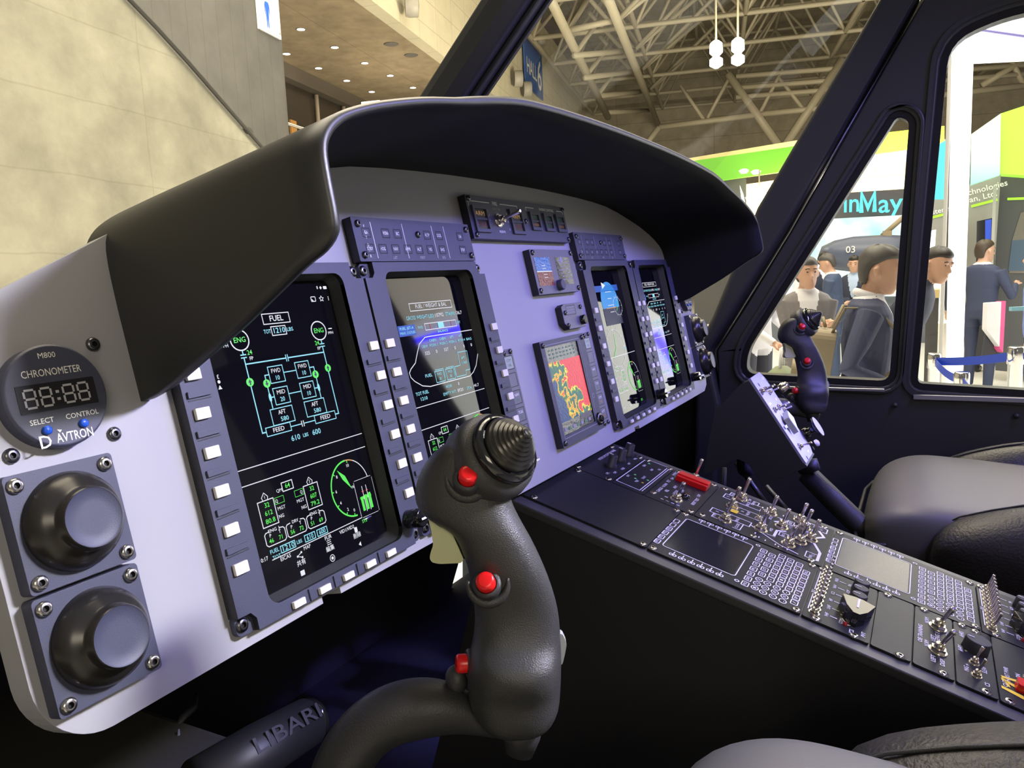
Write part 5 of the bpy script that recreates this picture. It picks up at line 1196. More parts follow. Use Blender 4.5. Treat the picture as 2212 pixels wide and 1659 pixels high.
# balcony rail and box seen left of the hood
t = thing('balcony_rail', 'pale glass balcony rail at the foot of the concrete column', 'railing', wallM(B2 + 1.0))
x0, y0 = wp(594, 258, B2 + 1.0); x1, y1 = wp(700, 250, B2 + 1.0)
b = B(); b.tube([(x0, y0, 0), (x0 + 3.5, y0, 0)], .03, 8); b.tube([(x0, y0, 0), (x0, y0 - 1.1, 0)], .025, 8); b.build('rail_bar', mat('rail_steel', (.55, .52, .48), .3, .8), t, smooth=True)
b = B(); b.box(x0, y0 - 1.1, -.01, x0 + 3.5, y0 - .28, .01); b.build('glass_panel', mat('rail_glass', (.25, .48, .46), .2), t)
struct('trim_3', B().box(x0, y0 - 1.3, -1.5, x0 + 3.5, y0 - 1.1, .3), conc2).matrix_world = wallM(B2 + 1.0)
t = thing('orange_box', 'small orange board behind the balcony rail', 'board', wallM(bd - .5)); x, y = wp(626, 258, bd - .5); B().box(x, y - 2, -.03, x + .35, y, .03).build('board', mat('orange_board', (.55, .28, .08), .6), t)
t = thing('strip_light', 'long bright cove light just above the hood at the end of the soffit', 'ceiling light', wallM(B3 + 2.0)); x, y = wp(800, 222, B3 + 2.0); x2, y2 = wp(905, 203, B3 + 2.0)
B().box(x, y - .15, -.3, x2, y + .05, .3).build('light_tube', mat('cove_light', (1, 1, 1), .5, emit=2.5, ecol=(1, .86, .6)), t)
# hall sign and nozzles on the facade
t = thing('hall_sign', 'blue hanging sign reading HALL 6 on the beige wall', 'sign', wallM(B3))
q = [wp(*p, B3 - .15) for p in ((1133, 82), (1171, 116), (1172, 210), (1134, 186))]
x0, x1 = (q[0][0] + q[3][0]) / 2, (q[1][0] + q[2][0]) / 2; y1 = (q[0][1] + q[1][1]) / 2; y0 = (q[2][1] + q[3][1]) / 2
B().box(x0, y0, .10, x1, y1, .16).build('sign_board', mat('hall_blue', (.03, .11, .42), .5), t, bevel=.01)
b = B(); w_ = x1 - x0; b.text('HALL', x0 + w_ * .36, y0 + (y1 - y0) * .42, .165, w_ * .26, width=w_ * .55); b.text('6', x0 + w_ * .80, y0 + (y1 - y0) * .44, .165, w_ * .52); b.build('lettering', ink, t)
noz = mat('nozzle_grey', (.42, .40, .36), .45)
for k, (px, py, lab) in enumerate(((878, 12, 'round grey duct nozzle on the beige wall above the soffit edge'), (1112, 170, 'round grey duct nozzle left of the blue hall sign'), (1132, 193, 'round grey duct nozzle partly under the blue hall sign'), (1163, 86, 'small grey duct nozzle above the blue hall sign'))):
    x, y = wp(px, py, B3 - .2); r = (.30, .34, .34, .24)[k]
    t = thing('duct_nozzle', lab, 'air nozzle', wallM(B3) @ Matrix.Translation((x, y, .16)) @ Matrix.Rotation(.4, 4, 'Y'))
    B().lathe([(r * .9, 0), (r, .1), (r * .95, .34), (r * .78, .36), (r * .72, .22)], n=24).build('nozzle_tube', noz, t)
    b = B(); b.lathe([(r * .5, .2), (r * .5, .36), (r * .15, .38)], n=20); b.build('nozzle_cone', noz, t)
# ---------------------------------------------------------------- roof with space frame
steelp = mat('truss_paint', (.36, .325, .25), .5); roofm = concrete('roof_deck', (.36, .32, .25), (6, 1.2, .03, .7, 0), strong=.3)
HM = Matrix((H1, H2, Vector((0, 0, 1)))).transposed().to_4x4()
o = struct('ceiling', B().box(2, -46, 15.2, 66, 12, 15.4), roofm); o.matrix_world = HM
AE = 52
o = struct('wall_far', B().box(-14, 0, -.3, 48, 16, 0), roofm); o.matrix_world = crossM(AE)
t = thing('roof_space_frame', 'pale steel space frame of crossing tubes under the hall roof', 'roof truss', HM)
P_ = 4.2; zb, zt2 = 11.2, 14.4
def node(i, j, top=False): return Vector((8 + P_ * (i + (.5 if top else 0)), 7.2 - P_ * (j + (.5 if top else 0)), zt2 if top else zb))
bl = B(); bd_ = B(); bt = B(); bc = B()
for i in range(11):
    for j in range(9):
        p = node(i, j)
        if i < 10: bl.tube([p, node(i + 1, j)], .10, 6, cap=False)
        if j < 8: bc.tube([p, node(i, j + 1)], .10, 6, cap=False)
        if i < 10 and j < 8:
            q = node(i, j, True)
            for c_ in (p, node(i + 1, j), node(i, j + 1), node(i + 1, j + 1)): bd_.tube([c_, q], .065, 6, cap=False)
            if i < 9: bt.tube([q, node(i + 1, j, True)], .09, 6, cap=False)
            if j < 7: bt.tube([q, node(i, j + 1, True)], .09, 6, cap=False)
bl.build('bottom_chords', steelp, t, smooth=True); bc.build('cross_chords', steelp, t, smooth=True); bd_.build('web_diagonals', steelp, t, smooth=True); bt.build('top_chords', steelp, t, smooth=True)
# heavy ladder truss running down the hall beside the facade
def roofline(name, pxs, d0, d1, label, r=.16):
    return None
t = thing('ladder_truss', 'heavy pale ladder truss running beside the beige wall towards the far end', 'roof truss', HM)
def alongline(px0, py0, px1, py1, d0):
    a = CAM + ray(px0, py0) * d0; a_b = a.dot(H2); b_ = hit(px1, py1, H2 * a_b, H2); return a, b_
def hl(v): return Vector((v.dot(H1), v.dot(H2), v.z))
A0, A1 = alongline(1175, -30, 1313, 253, 24); B0, B1_ = alongline(1303, -30, 1424, 275, 24)
b = B(); b.tube([hl(A0), hl(A1)], .17, 8); b.build('left_chord', steelp, t, smooth=True); b = B(); b.tube([hl(B0), hl(B1_)], .17, 8); b.build('right_chord', steelp, t, smooth=True)
b = B(); b3 = B()
for (l, r_) in (((1228, 66), (1336, 42)), ((1240, 120), (1370, 108)), ((1263, 168), (1385, 152)), ((1290, 208), (1402, 195)), ((1308, 243), (1412, 238))):
    fa = (l[1] + 30) / 283; fb = (r_[1] + 30) / 305
    pa = A0 + (hit(l[0], l[1], H2 * A0.dot(H2), H2) - A0); pb = hit(r_[0], r_[1], H2 * B0.dot(H2), H2)
    b.tube([hl(pa), hl(pb)], .11, 8)
rungs = [(hl(hit(l[0], l[1], H2 * A0.dot(H2), H2)), hl(hit(r_[0], r_[1], H2 * B0.dot(H2), H2))) for (l, r_) in (((1228, 66), (1336, 42)), ((1240, 120), (1370, 108)), ((1263, 168), (1385, 152)), ((1290, 208), (1402, 195)), ((1308, 243), (1412, 238)))]
for k in range(4):
    b3.tube([rungs[k][1], rungs[k][1] + Vector((4, -4, 4)) * (1 + .5 * k)], .09, 6); b3.tube([rungs[k][1], rungs[k][1] + Vector((-1, -4.5, 3.5)) * (1 + .5 * k)], .09, 6)
    b3.tube([rungs[k][0], (rungs[k + 1][0] + rungs[k + 1][1]) / 2 + Vector((0, 0, 3))], .09, 6); b3.tube([rungs[k][1], (rungs[k][0] + rungs[k + 1][0]) / 2 + Vector((0, 0, 3))], .09, 6)
b.build('ladder_rungs', steelp, t, smooth=True); b3.build('web_diagonals', steelp, t, smooth=True)
# struts at the far end
t = thing('end_struts', 'broad pale V struts and rail at the far end of the roof', 'roof truss', crossM(40))
def c4(px, py): x, y = cp(px, py, 40); return (x, y, 0)
b = B()
for seg_, r in ((((1424, 275), (1640, 247), (1850, 225), (2212, 185)), .14), (((1573, 160), (1685, 318)), .20), (((1820, 128), (1693, 318)), .20), (((1424, 275), (1385, 325)), .14), (((1470, 185), (1520, 258)), .09), (((1577, 165), (1528, 255)), .09), (((1690, 150), (1640, 247)), .09), (((1680, 165), (1735, 235)), .09),
                (((2212, 130), (2120, 185)), .14), (((2180, 120), (2212, 185)), .12)):
    for p, q in zip(seg_, seg_[1:]): b.tube([c4(*p), c4(*q)], r, 8)
b.build('strut_bars', steelp, t, smooth=True)
b = B()
for y_ in (160, 185, 205): b.tube([c4(1590, y_ + 5), c4(2212, y_ - 45)], .12, 6)
b.build('duct_rails', mat('duct_grey', (.40, .36, .28), .5), t, smooth=True)
# high bay lamps
hb_m = mat('high_bay_glow', (1, 1, 1), .5, emit=14, ecol=(1, .90, .60))
for k, (px, py) in enumerate(((1547, 122), (1594, 116))):
    p = at(px, py, 22); t = thing('high_bay_lamp', ('bright pendant hall lamp, left one of the pair under the roof', 'bright pendant hall lamp, right one of the pair under the roof')[k], 'ceiling light', Matrix.Translation(p))
    B().lathe([(.08, .42), (.17, .34), (.18, .10), (.10, .02)], n=20, capb=True).build('lamp_upper', hb_m, t)
    B().lathe([(.10, -.02), (.18, -.08), (.18, -.24), (.05, -.32)], n=20, capb=True).build('lamp_lower', hb_m, t)
    B().tube([(0, 0, .42), (0, 0, 2.2)], .03, 8, up=(1, 0, 0)).build('suspension', steelp, t)
# ================================================================ booths
def facing(px, D):
    d = ray(px, 600); d.z = 0; d.normalize(); x_ = d.cross(Vector((0, 0, 1))); o_ = CAM + ray(px, 600) * D; o_.z = 0
    return frame(o_, x_, Vector((0, 0, 1)), -d)
def fpt(M, px, py):
    o_ = M.translation; n_ = M.to_3x3() @ Vector((0, 0, 1)); h = M.inverted() @ hit(px, py, o_, n_); return (h.x, h.y)
def board(name, label, cat, pts, D, m, thick=.12, kind=None, ref=None):
    M = facing(ref or sum(p[0] for p in pts) / len(pts), D); o = B().prism([fpt(M, *p) for p in pts], -thick, 0).build(name, m, world=M)
    tag(o, label, cat, None, kind); return o, M
green = mat('booth_green', (.12, .42, .02), .5, emit=.10, ecol=(.3, .75, .05)); lime = mat('booth_lime', (.40, .52, .02), .5, emit=.08, ecol=(.6, .75, .05)); purple = mat('booth_purple', (.14, .16, .48), .5)
wood = mat('beige_board', (.72, .58, .30), .6, noise=.12, nscale=2); dgrey = mat('booth_charcoal', (.07, .07, .072), .5); lgrey = mat('booth_grey', (.30, .29, .27), .5); whitelit = mat('white_lit', (.9, .9, .9), .5, emit=1.6, ecol=(1, 1, 1))
board('booth_fascia', 'green booth fascia band behind the right end of the hood', 'booth fascia', [(1500, 347), (1740, 312), (1740, 364), (1500, 398)], 17, green)
board('booth_fascia', 'thin yellow wooden edge lying above the green fascia band', 'booth fascia', [(1480, 343), (1740, 300), (1740, 312), (1480, 360)], 17.4, wood)
board('booth_wall', 'beige panel wall under the green fascia beside the slanting pillar', 'booth wall', [(1612, 398), (1740, 380), (1740, 560), (1612, 560)], 18, wood)
board('booth_wall', 'dark booth wall peeking out right of the hood', 'booth wall', [(1500, 398), (1612, 385), (1612, 700), (1500, 700)], 17.6, dgrey)
for k, (px, py) in enumerate(((1607, 374), (1633, 376))):
    p = at(px, py, 16.3); t = thing('booth_spotlight', ('lit booth spot under the green fascia, left of two', 'lit booth spot under the green fascia, right of two')[k], 'spotlight', Matrix.Translation(p)); B().lathe([(.06, 0), (.10, .05), (.05, .08)], n=16, capb=True).build('lamp', hb_m, t)
p = at(1640, 430, 14); t = thing('booth_spotlight', 'large glaring booth lamp beside the slanting pillar', 'spotlight', Matrix.Translation(p)); b = B(); b.lathe([(.05, -.06), (.20, -.04), (.24, .04), (.10, .1)], n=20, capb=True); b.build('lamp', hb_m, t); B().tube([(0, 0, .1), (0, 0, .5)], .015, 6, up=(1, 0, 0)).build('stem', steelp, t)
board('booth_screen', 'bright white slanted screen edge right of the hood tip', 'screen', [(1598, 400), (1606, 420), (1618, 480), (1618, 812), (1610, 812), (1610, 500)], 13, whitelit, .05)
o_l, M_l = board('booth_fascia', 'lime green fascia band seen high in the triangular door window', 'booth fascia', [(1840, 295), (2040, 272), (2040, 312), (1840, 340)], 20, lime)
o_v, M_v = board('booth_fascia', 'violet blue band under the lime fascia in the triangular door window', 'booth fascia', [(1840, 334), (2030, 306), (2030, 337), (1840, 362)], 20.4, purple)
o, Mw = board('booth_wall', 'beige panelled wall above the cyan letters in the triangular door window', 'booth wall', [(1780, 355), (1990, 335), (1990, 420), (1780, 430)], 21, concrete('beige_booth_panels', (.42, .33, .17), (1.5, .75, .018, .72, 0.0), strong=.12), .1)
board('booth_wall', 'dark header board carrying the cyan letters', 'booth wall', [(1770, 420), (2000, 405), (2000, 470), (1770, 480)], 15.2, mat('header_dark', (.10, .09, .10), .6))
M = facing(1890, 15); t = thing('booth_lettering', 'glowing cyan letters on the dark header in the triangular door window', 'sign lettering', M)
b = B(); a0, a1 = fpt(M, 1822, 434), fpt(M, 1951, 418); ym = fpt(M, 1885, 437)[1]; wl = a1[0] - a0[0]; b.text('in', a0[0] + wl * .14, ym, 0, .50, width=wl * .26); xm = a0[0] + wl * .31; b.stroke([(xm, ym - .18), (xm, ym + .18), (xm + wl * .11, ym - .10), (xm + wl * .22, ym + .18), (xm + wl * .22, ym - .18)], .075, 0); b.text('ay', a0[0] + wl * .79, ym - .05, 0, .50, width=wl * .40); o = b.build('letters', mat('cyan_letters', (.05, .6, .7), .5, emit=1.3, ecol=(.10, .80, .90)), t)
mural = bpy.data.materials.new('mural'); mural.use_nodes = True; nt = mural.node_tree; p = nt.nodes['Principled BSDF']; tc = nt.nodes.new('ShaderNodeTexCoord'); n = nt.nodes.new('ShaderNodeTexNoise'); n.inputs['Scale'].default_value = .9; n.inputs['Detail'].default_value = 3; r = nt.nodes.new('ShaderNodeValToRGB')
e = r.color_ramp.elements; e[0].position = .38; e[0].color = (.30, .62, .70, 1); e[1].position = .56; e[1].color = (.85, .95, .97, 1); nt.links.new(tc.outputs['Object'], n.inputs['Vector']); nt.links.new(n.outputs['Fac'], r.inputs['Fac']); nt.links.new(r.outputs['Color'], p.inputs['Base Color']); nt.links.new(r.outputs['Color'], p.inputs['Emission Color']); p.inputs['Emission Strength'].default_value = .55
board('booth_mural', 'pale blue and white sky mural with clouds behind the crowd', 'mural', [(1690, 478), (2000, 462), (2000, 640), (1640, 640)], 15.1, mural, .05)
M = facing(1850, 13.5); t = thing('model_aircraft', 'dark blue aircraft nose with pale markings behind the crowd', 'aircraft model', M)
c_ = fpt(M, 1870, 548); b = B(); b.M = Matrix.Translation((c_[0], c_[1], 0)) @ Matrix.Rotation(math.radians(90), 4, 'Y')
b.lathe([(.02, -.75), (.16, -.70), (.25, -.5), (.30, -.2), (.30, .3), (.24, .9)], n=24); b.build('nose_hull', mat('hull_blue', (.10, .12, .19), .35), t)
b = B(); q = fpt(M, 1838, 540); b.text('03', q[0], q[1], .31, .16); b.build('lettering', ink, t)
b = B(); q0_, q1_ = fpt(M, 1905, 510), fpt(M, 1960, 462); b.tube([(*q0_, 0), (*q1_, 0)], .04, 8); q2 = fpt(M, 1895, 520); b.box(q2[0] - .12, q2[1] - .1, -.1, q2[0] + .12, q2[1] + .08, .1); q3 = fpt(M, 1912, 512); b.box(q3[0] - .04, q3[1] - .14, -.08, q3[0] + .10, q3[1] + .1, .1); b.build('rotor_mast', mat('mast_brown', (.35, .28, .18), .6), t); B().box(c_[0] - .05, 0, -.05, c_[0] + .05, c_[1], .05).build('display_stand', dgrey, t)
board('booth_wall', 'dark blue grey wall low behind the crowd in the triangular window', 'booth wall', [(1600, 640), (2020, 640), (2020, 790), (1600, 790)], 15.3, mat('low_wall', (.16, .18, .22), .6))
# right window: white lit gate, green booth, charcoal panels
gate = facing(2070, 7.2)
t = thing('lit_gate_frame', 'tall white glowing column with lit beam in the right door window', 'light column', gate)
f = lambda px, py: fpt(gate, px, py)
b = B(); b.prism([f(2056, 105), f(2104, 100), f(2078, 850), f(2042, 850)], -.25, 0); b.build('lit_column', whitelit, t)
b = B(); b.prism([f(2040, 8), f(2300, -20), f(2300, 112), f(2056, 125)], -.3, 0); b.build('lit_beam', whitelit, t)
b = B(); l1 = [f(2050, 116), f(2098, 62), f(2300, 92)]; b.tube([(*q, .01) for q in l1], .012, 6); b.build('violet_edge', mat('violet_edge', (.35, .32, .8), .5), t)
b = B(); b.box(f(2036, 500)[0], 0, -.35, f(2044, 500)[0], 3.4, -.05); b.build('grey_post', mat('post_grey', (.45, .44, .42), .4), t)
board('booth_wall', 'bright green backlit booth panel at the right edge of the photo', 'booth wall', [(2162, 245), (2300, 200), (2300, 385), (2160, 375)], 9, mat('green_lit', (.25, .6, .03), .5, emit=.85, ecol=(.38, .85, .06)), .4)
gl = bpy.data.materials.new('green_fade'); gl.use_nodes = True; nt = gl.node_tree; p = nt.nodes['Principled BSDF']; tc = nt.nodes.new('ShaderNodeTexCoord'); sp = nt.nodes.new('ShaderNodeSeparateXYZ'); r = nt.nodes.new('ShaderNodeValToRGB'); mr = nt.nodes.new('ShaderNodeMapRange'); mr.inputs[1].default_value = 2.35; mr.inputs[2].default_value = 3.2
nt.links.new(tc.outputs['Object'], sp.inputs[0]); nt.links.new(sp.outputs['Y'], mr.inputs[0]); nt.links.new(mr.outputs[0], r.inputs['Fac']); e = r.color_ramp.elements; e[0].color = (.20, .60, .45, 1); e[1].color = (.72, .92, .55, 1); nt.links.new(r.outputs['Color'], p.inputs['Base Color']); nt.links.new(r.outputs['Color'], p.inputs['Emission Color']); p.inputs['Emission Strength'].default_value = .55
board('booth_wall', 'pale mint to green backlit panel between the white column and green panel', 'booth wall', [(2098, 290), (2162, 245), (2160, 378), (2096, 400)], 9.2, gl, .1)
board('booth_wall', 'teal edged panel left of the white column', 'booth wall', [(2022, 315), (2048, 300), (2042, 430), (2016, 430)], 9.4, mat('teal_lit', (.05, .45, .5), .5, emit=.7, ecol=(.1, .65, .75)), .1)
o, Mg = board('booth_wall', 'grey booth panel with small white text beside the white column', 'booth wall', [(2090, 400), (2162, 378), (2140, 700), (2084, 700)], 9.8, lgrey, .1)
b = B(); 
for k, (s_, x, y) in enumerate((('Technologies', 2122, 409), ('Japan, Ltd.', 2112, 428))): q = fpt(Mg, x, y); b.text(s_, q[0], q[1], .01, .10, rot=12)
q0_, q1_ = fpt(Mg, 2098, 446), fpt(Mg, 2155, 431); b.stroke([q0_, q1_], .03, .01, 1); o2 = b.build('lettering', [ink, mat('lime_line', (.3, .6, .02), .5, emit=.5, ecol=(.4, .85, .05))], o)
o, Mg = board('booth_wall', 'charcoal booth panel with a green line at the right edge', 'booth wall', [(2150, 378), (2300, 385), (2300, 815), (2150, 800)], 9.7, dgrey, .1)
b = B(); q0_, q1_ = fpt(Mg, 2176, 430), fpt(Mg, 2290, 426); b.stroke([q0_, q1_], .03, .01, 0); q = [fpt(Mg, *s) for s in ((2205, 460), (2240, 450), (2240, 590), (2180, 590), (2186, 520))]; b.flat(q, .01, 1); q = [fpt(Mg, *s) for s in ((2186, 520), (2240, 515), (2240, 585), (2178, 585))]; b.flat(q, .012, 2); b.build('printed_graphic', [MATS['lime_line'], mat('print_brown', (.16, .14, .12), .6), mat('print_blue', (.06, .10, .16), .6)], o)
o, Mg = board('booth_wall', 'grey booth panel left of the white column in the right window', 'booth wall', [(2000, 425), (2046, 415), (2042, 600), (2000, 600)], 9.9, lgrey, .1)
b = B(); q0_, q1_ = fpt(Mg, 2012, 470), fpt(Mg, 2040, 463); b.stroke([q0_, q1_], .03, .01, 0); q = fpt(Mg, 2026, 456); b.text('systems', q[0], q[1], .01, .09, 1, rot=10); b.build('lettering', [MATS['lime_line'], ink], o)
M = facing(2135, 9.5); t = thing('wall_display', 'tall upright screen showing deep blue on the charcoal booth', 'screen', M)
q = [fpt(M, *s) for s in ((2110, 478), (2148, 470), (2148, 585), (2108, 590))]; B().prism(q, -.08, 0).build('display_case', gblk, t); q = [fpt(M, *s) for s in ((2128, 476), (2142, 473), (2140, 540), (2128, 540))]; B().flat(q, .01).build('display_image', mat('blue_image', (.01, .03, .3), .3, emit=.7, ecol=(.05, .12, .6)), t)
B().box(fpt(M, 2142, 500)[0], 0, -.05, fpt(M, 2149, 500)[0], 2.4, .03).build('display_post', mat('post_grey2', (.40, .39, .36), .4), t)
M = facing(2018, 7.6); t = thing('reception_counter', 'dark counter with pale wooden top behind the bending person', 'counter', M)
q0_, q1_ = fpt(M, 1996, 633), fpt(M, 2030, 633); B().box(q0_[0], q0_[1] - .05, -.4, q1_[0], q0_[1] + .03, 0).build('counter_top', wood, t); B().box(q0_[0] + .02, .25, -.38, q1_[0] - .005, q0_[1] - .05, -.03).build('counter_body', dgrey, t)
M = facing(2003, 8.3); t = thing('booth_poster_light', 'narrow white lit strip beside the counter', 'light panel', M); q = [fpt(M, *s) for s in ((2012, 498), (2022, 496), (2018, 560), (2010, 860), (2002, 860), (2008, 538))]; B().prism(q, -.03, 0).build('lit_panel', whitelit, t)
# barrier posts with blue belts
chrome = mat('chrome', (.75, .75, .76), .12, 1)
def post(px, top, D, lab):
    p = at(px, top, D); t = thing('barrier_post', lab, 'barrier post', Matrix.Translation((p.x, p.y, 0)))
    h = p.z; B().lathe([(.036, .02), (.036, h - .10), (.042, h - .098), (.042, h - .012), (.036, h)], n=24).build('post_tube', chrome, t); B().lathe([(.12, 0), (.12, .015), (.04, .03)], n=24).build('post_base', chrome, t); return Vector((p.x, p.y, h - .055))
pa = post(2018, 763, 5.15, 'chrome barrier post just left of the white glowing column'); pb = post(2078, 803, 4.6, 'short looking chrome barrier post with only its head above the window sill'); pc = post(2195, 748, 4.3, 'tall chrome barrier post at the right edge of the photo')
def belt(p, q, sag, lab):
    d = (q - p).normalized(); p = p + d * .045; q = q - d * .045; t = thing('barrier_belt', lab, 'barrier belt', Matrix.Translation(p)); b = B(); rings = []
    for k in range(9):
        s_ = k / 8; c = p.lerp(q, s_) - p - Vector((0, 0, sag * 4 * s_ * (1 - s_))); nn = d.cross(Vector((0, 0, 1))).normalized() * .0015
        rings.append([c + nn + Vector((0, 0, .025)), c - nn + Vector((0, 0, .025)), c - nn - Vector((0, 0, .025)), c + nn - Vector((0, 0, .025))])
    b.loft(rings, smooth=False); b.build('belt_band', mat('belt_blue', (.015, .06, .55), .45), t, fixn=True)
belt(pa, pc, .01, 'taut blue barrier belt stretched across the white column'); belt(pa, pb, .02, 'blue barrier belt sloping down to the short looking post')
pe = at(2300, 752, 4.2); belt(pc, Vector((pe.x, pe.y, pc.z)), .01, 'short stub of blue belt right of the tall chrome post')
pf = at(2150, 833, 3.9); belt(pb, Vector((pf.x, pf.y, pb.z - .02)), .02, 'blue belt low along the window sill right of the short post')
tag(B().box(0, 0, 0, 1.2, .04, .03).build('counter_edge', mat('edge_blue', (.25, .5, .65), .4), world=Matrix.Translation(at(2185, 672, 6.0)) @ Matrix.Rotation(-1.2, 4, 'Z')), 'pale blue table edge in front of the charcoal panel', 'table edge')

# lit booth on the right of the aircraft: out of frame, seen mirrored in the display glass
def mirror(px, py, o_, n_):
    p = hit(px, py, PO + PN * (GZ * U), PN); d = ray(px, py).normalized(); r = d - 2 * d.dot(PN) * PN
    return p + r * ((o_ - p).dot(n_) / r.dot(n_))
az_ = math.radians(-25); WN = Vector((-math.cos(az_), -math.sin(az_), 0)); WO = Vector((0, 0, 0)) - WN * 8.5
MW = frame(WO, Vector((-WN.y, WN.x, 0)) * -1 if False else Vector((0, 0, 1)).cross(WN), Vector((0, 0, 1)), WN)
iw = MW.inverted()
def mw(px, py): q = iw @ mirror(px, py, WO, WN); return (q.x, q.y)
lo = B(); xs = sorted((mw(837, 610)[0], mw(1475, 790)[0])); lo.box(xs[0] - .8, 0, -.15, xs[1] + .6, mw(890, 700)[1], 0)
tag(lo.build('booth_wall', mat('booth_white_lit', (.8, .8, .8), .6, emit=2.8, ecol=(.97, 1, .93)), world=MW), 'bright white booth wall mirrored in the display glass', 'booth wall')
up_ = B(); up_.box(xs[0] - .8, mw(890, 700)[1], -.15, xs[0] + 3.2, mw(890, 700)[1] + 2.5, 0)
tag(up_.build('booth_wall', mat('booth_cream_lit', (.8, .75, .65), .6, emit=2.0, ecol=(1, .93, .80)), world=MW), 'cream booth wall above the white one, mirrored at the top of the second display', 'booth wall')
blt = mat('blue_tube', (.1, .1, 1), .4, emit=16, ecol=(.05, .03, 1))
for k, (p, q, lab) in enumerate((((885, 742), (1022, 703), 'glowing blue light tube mirrored as a line across the second display'), ((1412, 722), (1468, 800), 'glowing blue light tube mirrored as a line across the last display'))):
    a, c = mw(*p), mw(*q); b = B(); b.tube([(*a, .06), (*c, .06)], .035 + .02 * k, 8); t = thing('light_tube', lab, 'light tube', MW); b.build('tube', blt, t)

for o_, M_ in ((o_l, M_l), (o_v, M_v)):
    x_, y_ = fpt(M_, 2035, 310); b = B(); b.box(x_ - .1, 0, -.11, x_ + .1, y_ + .1, -.01); b.build('support_post', dgrey, o_)
# ================================================================ people
skin = mat('skin', (.58, .34, .24), .5); 
def cloth(n, c, r=.75): return mat(n, c, r, bump=.15, bscale=120)
navy = cloth('suit_navy', (.045, .055, .12)); navy2 = cloth('suit_dark_navy', (.025, .032, .06)); greyj = cloth('jacket_grey', (.20, .19, .20)); whites = cloth('shirt_white', (.78, .78, .84)); blueshirt = cloth('shirt_pale_blue', (.40, .50, .68)); dtrou = cloth('trousers_dark', (.05, .052, .075))
hair_d = mat('hair_dark', (.018, .015, .013), .5, bump=.9, bscale=220); hair_g = mat('hair_grey', (.075, .07, .068), .55, bump=.9, bscale=180); shoe = mat('shoe_black', (.015, .015, .015), .3); lipm = mat('lips', (.42, .18, .15), .5); eyew = mat('eye_dark', (.02, .015, .012), .3); hair_b = mat('hair_brown', (.05, .032, .02), .5, bump=.9, bscale=220)
def sphere_ring(b, c, r, n=16, m=0, sx=1, sy=1, sz=1, M=None):
    prof = []; c = Vector(c)
    rings = []
    for i in range(1, n):
        th_ = math.pi * i / n; rings.append([c + Vector((sx * r * math.sin(th_) * math.cos(2 * math.pi * k / n), sy * r * math.sin(th_) * math.sin(2 * math.pi * k / n), sz * r * math.cos(th_))) for k in range(n)])
    if M is not None: rings = [[M @ p for p in ring] for ring in rings]
    b.loft(rings, m, True)
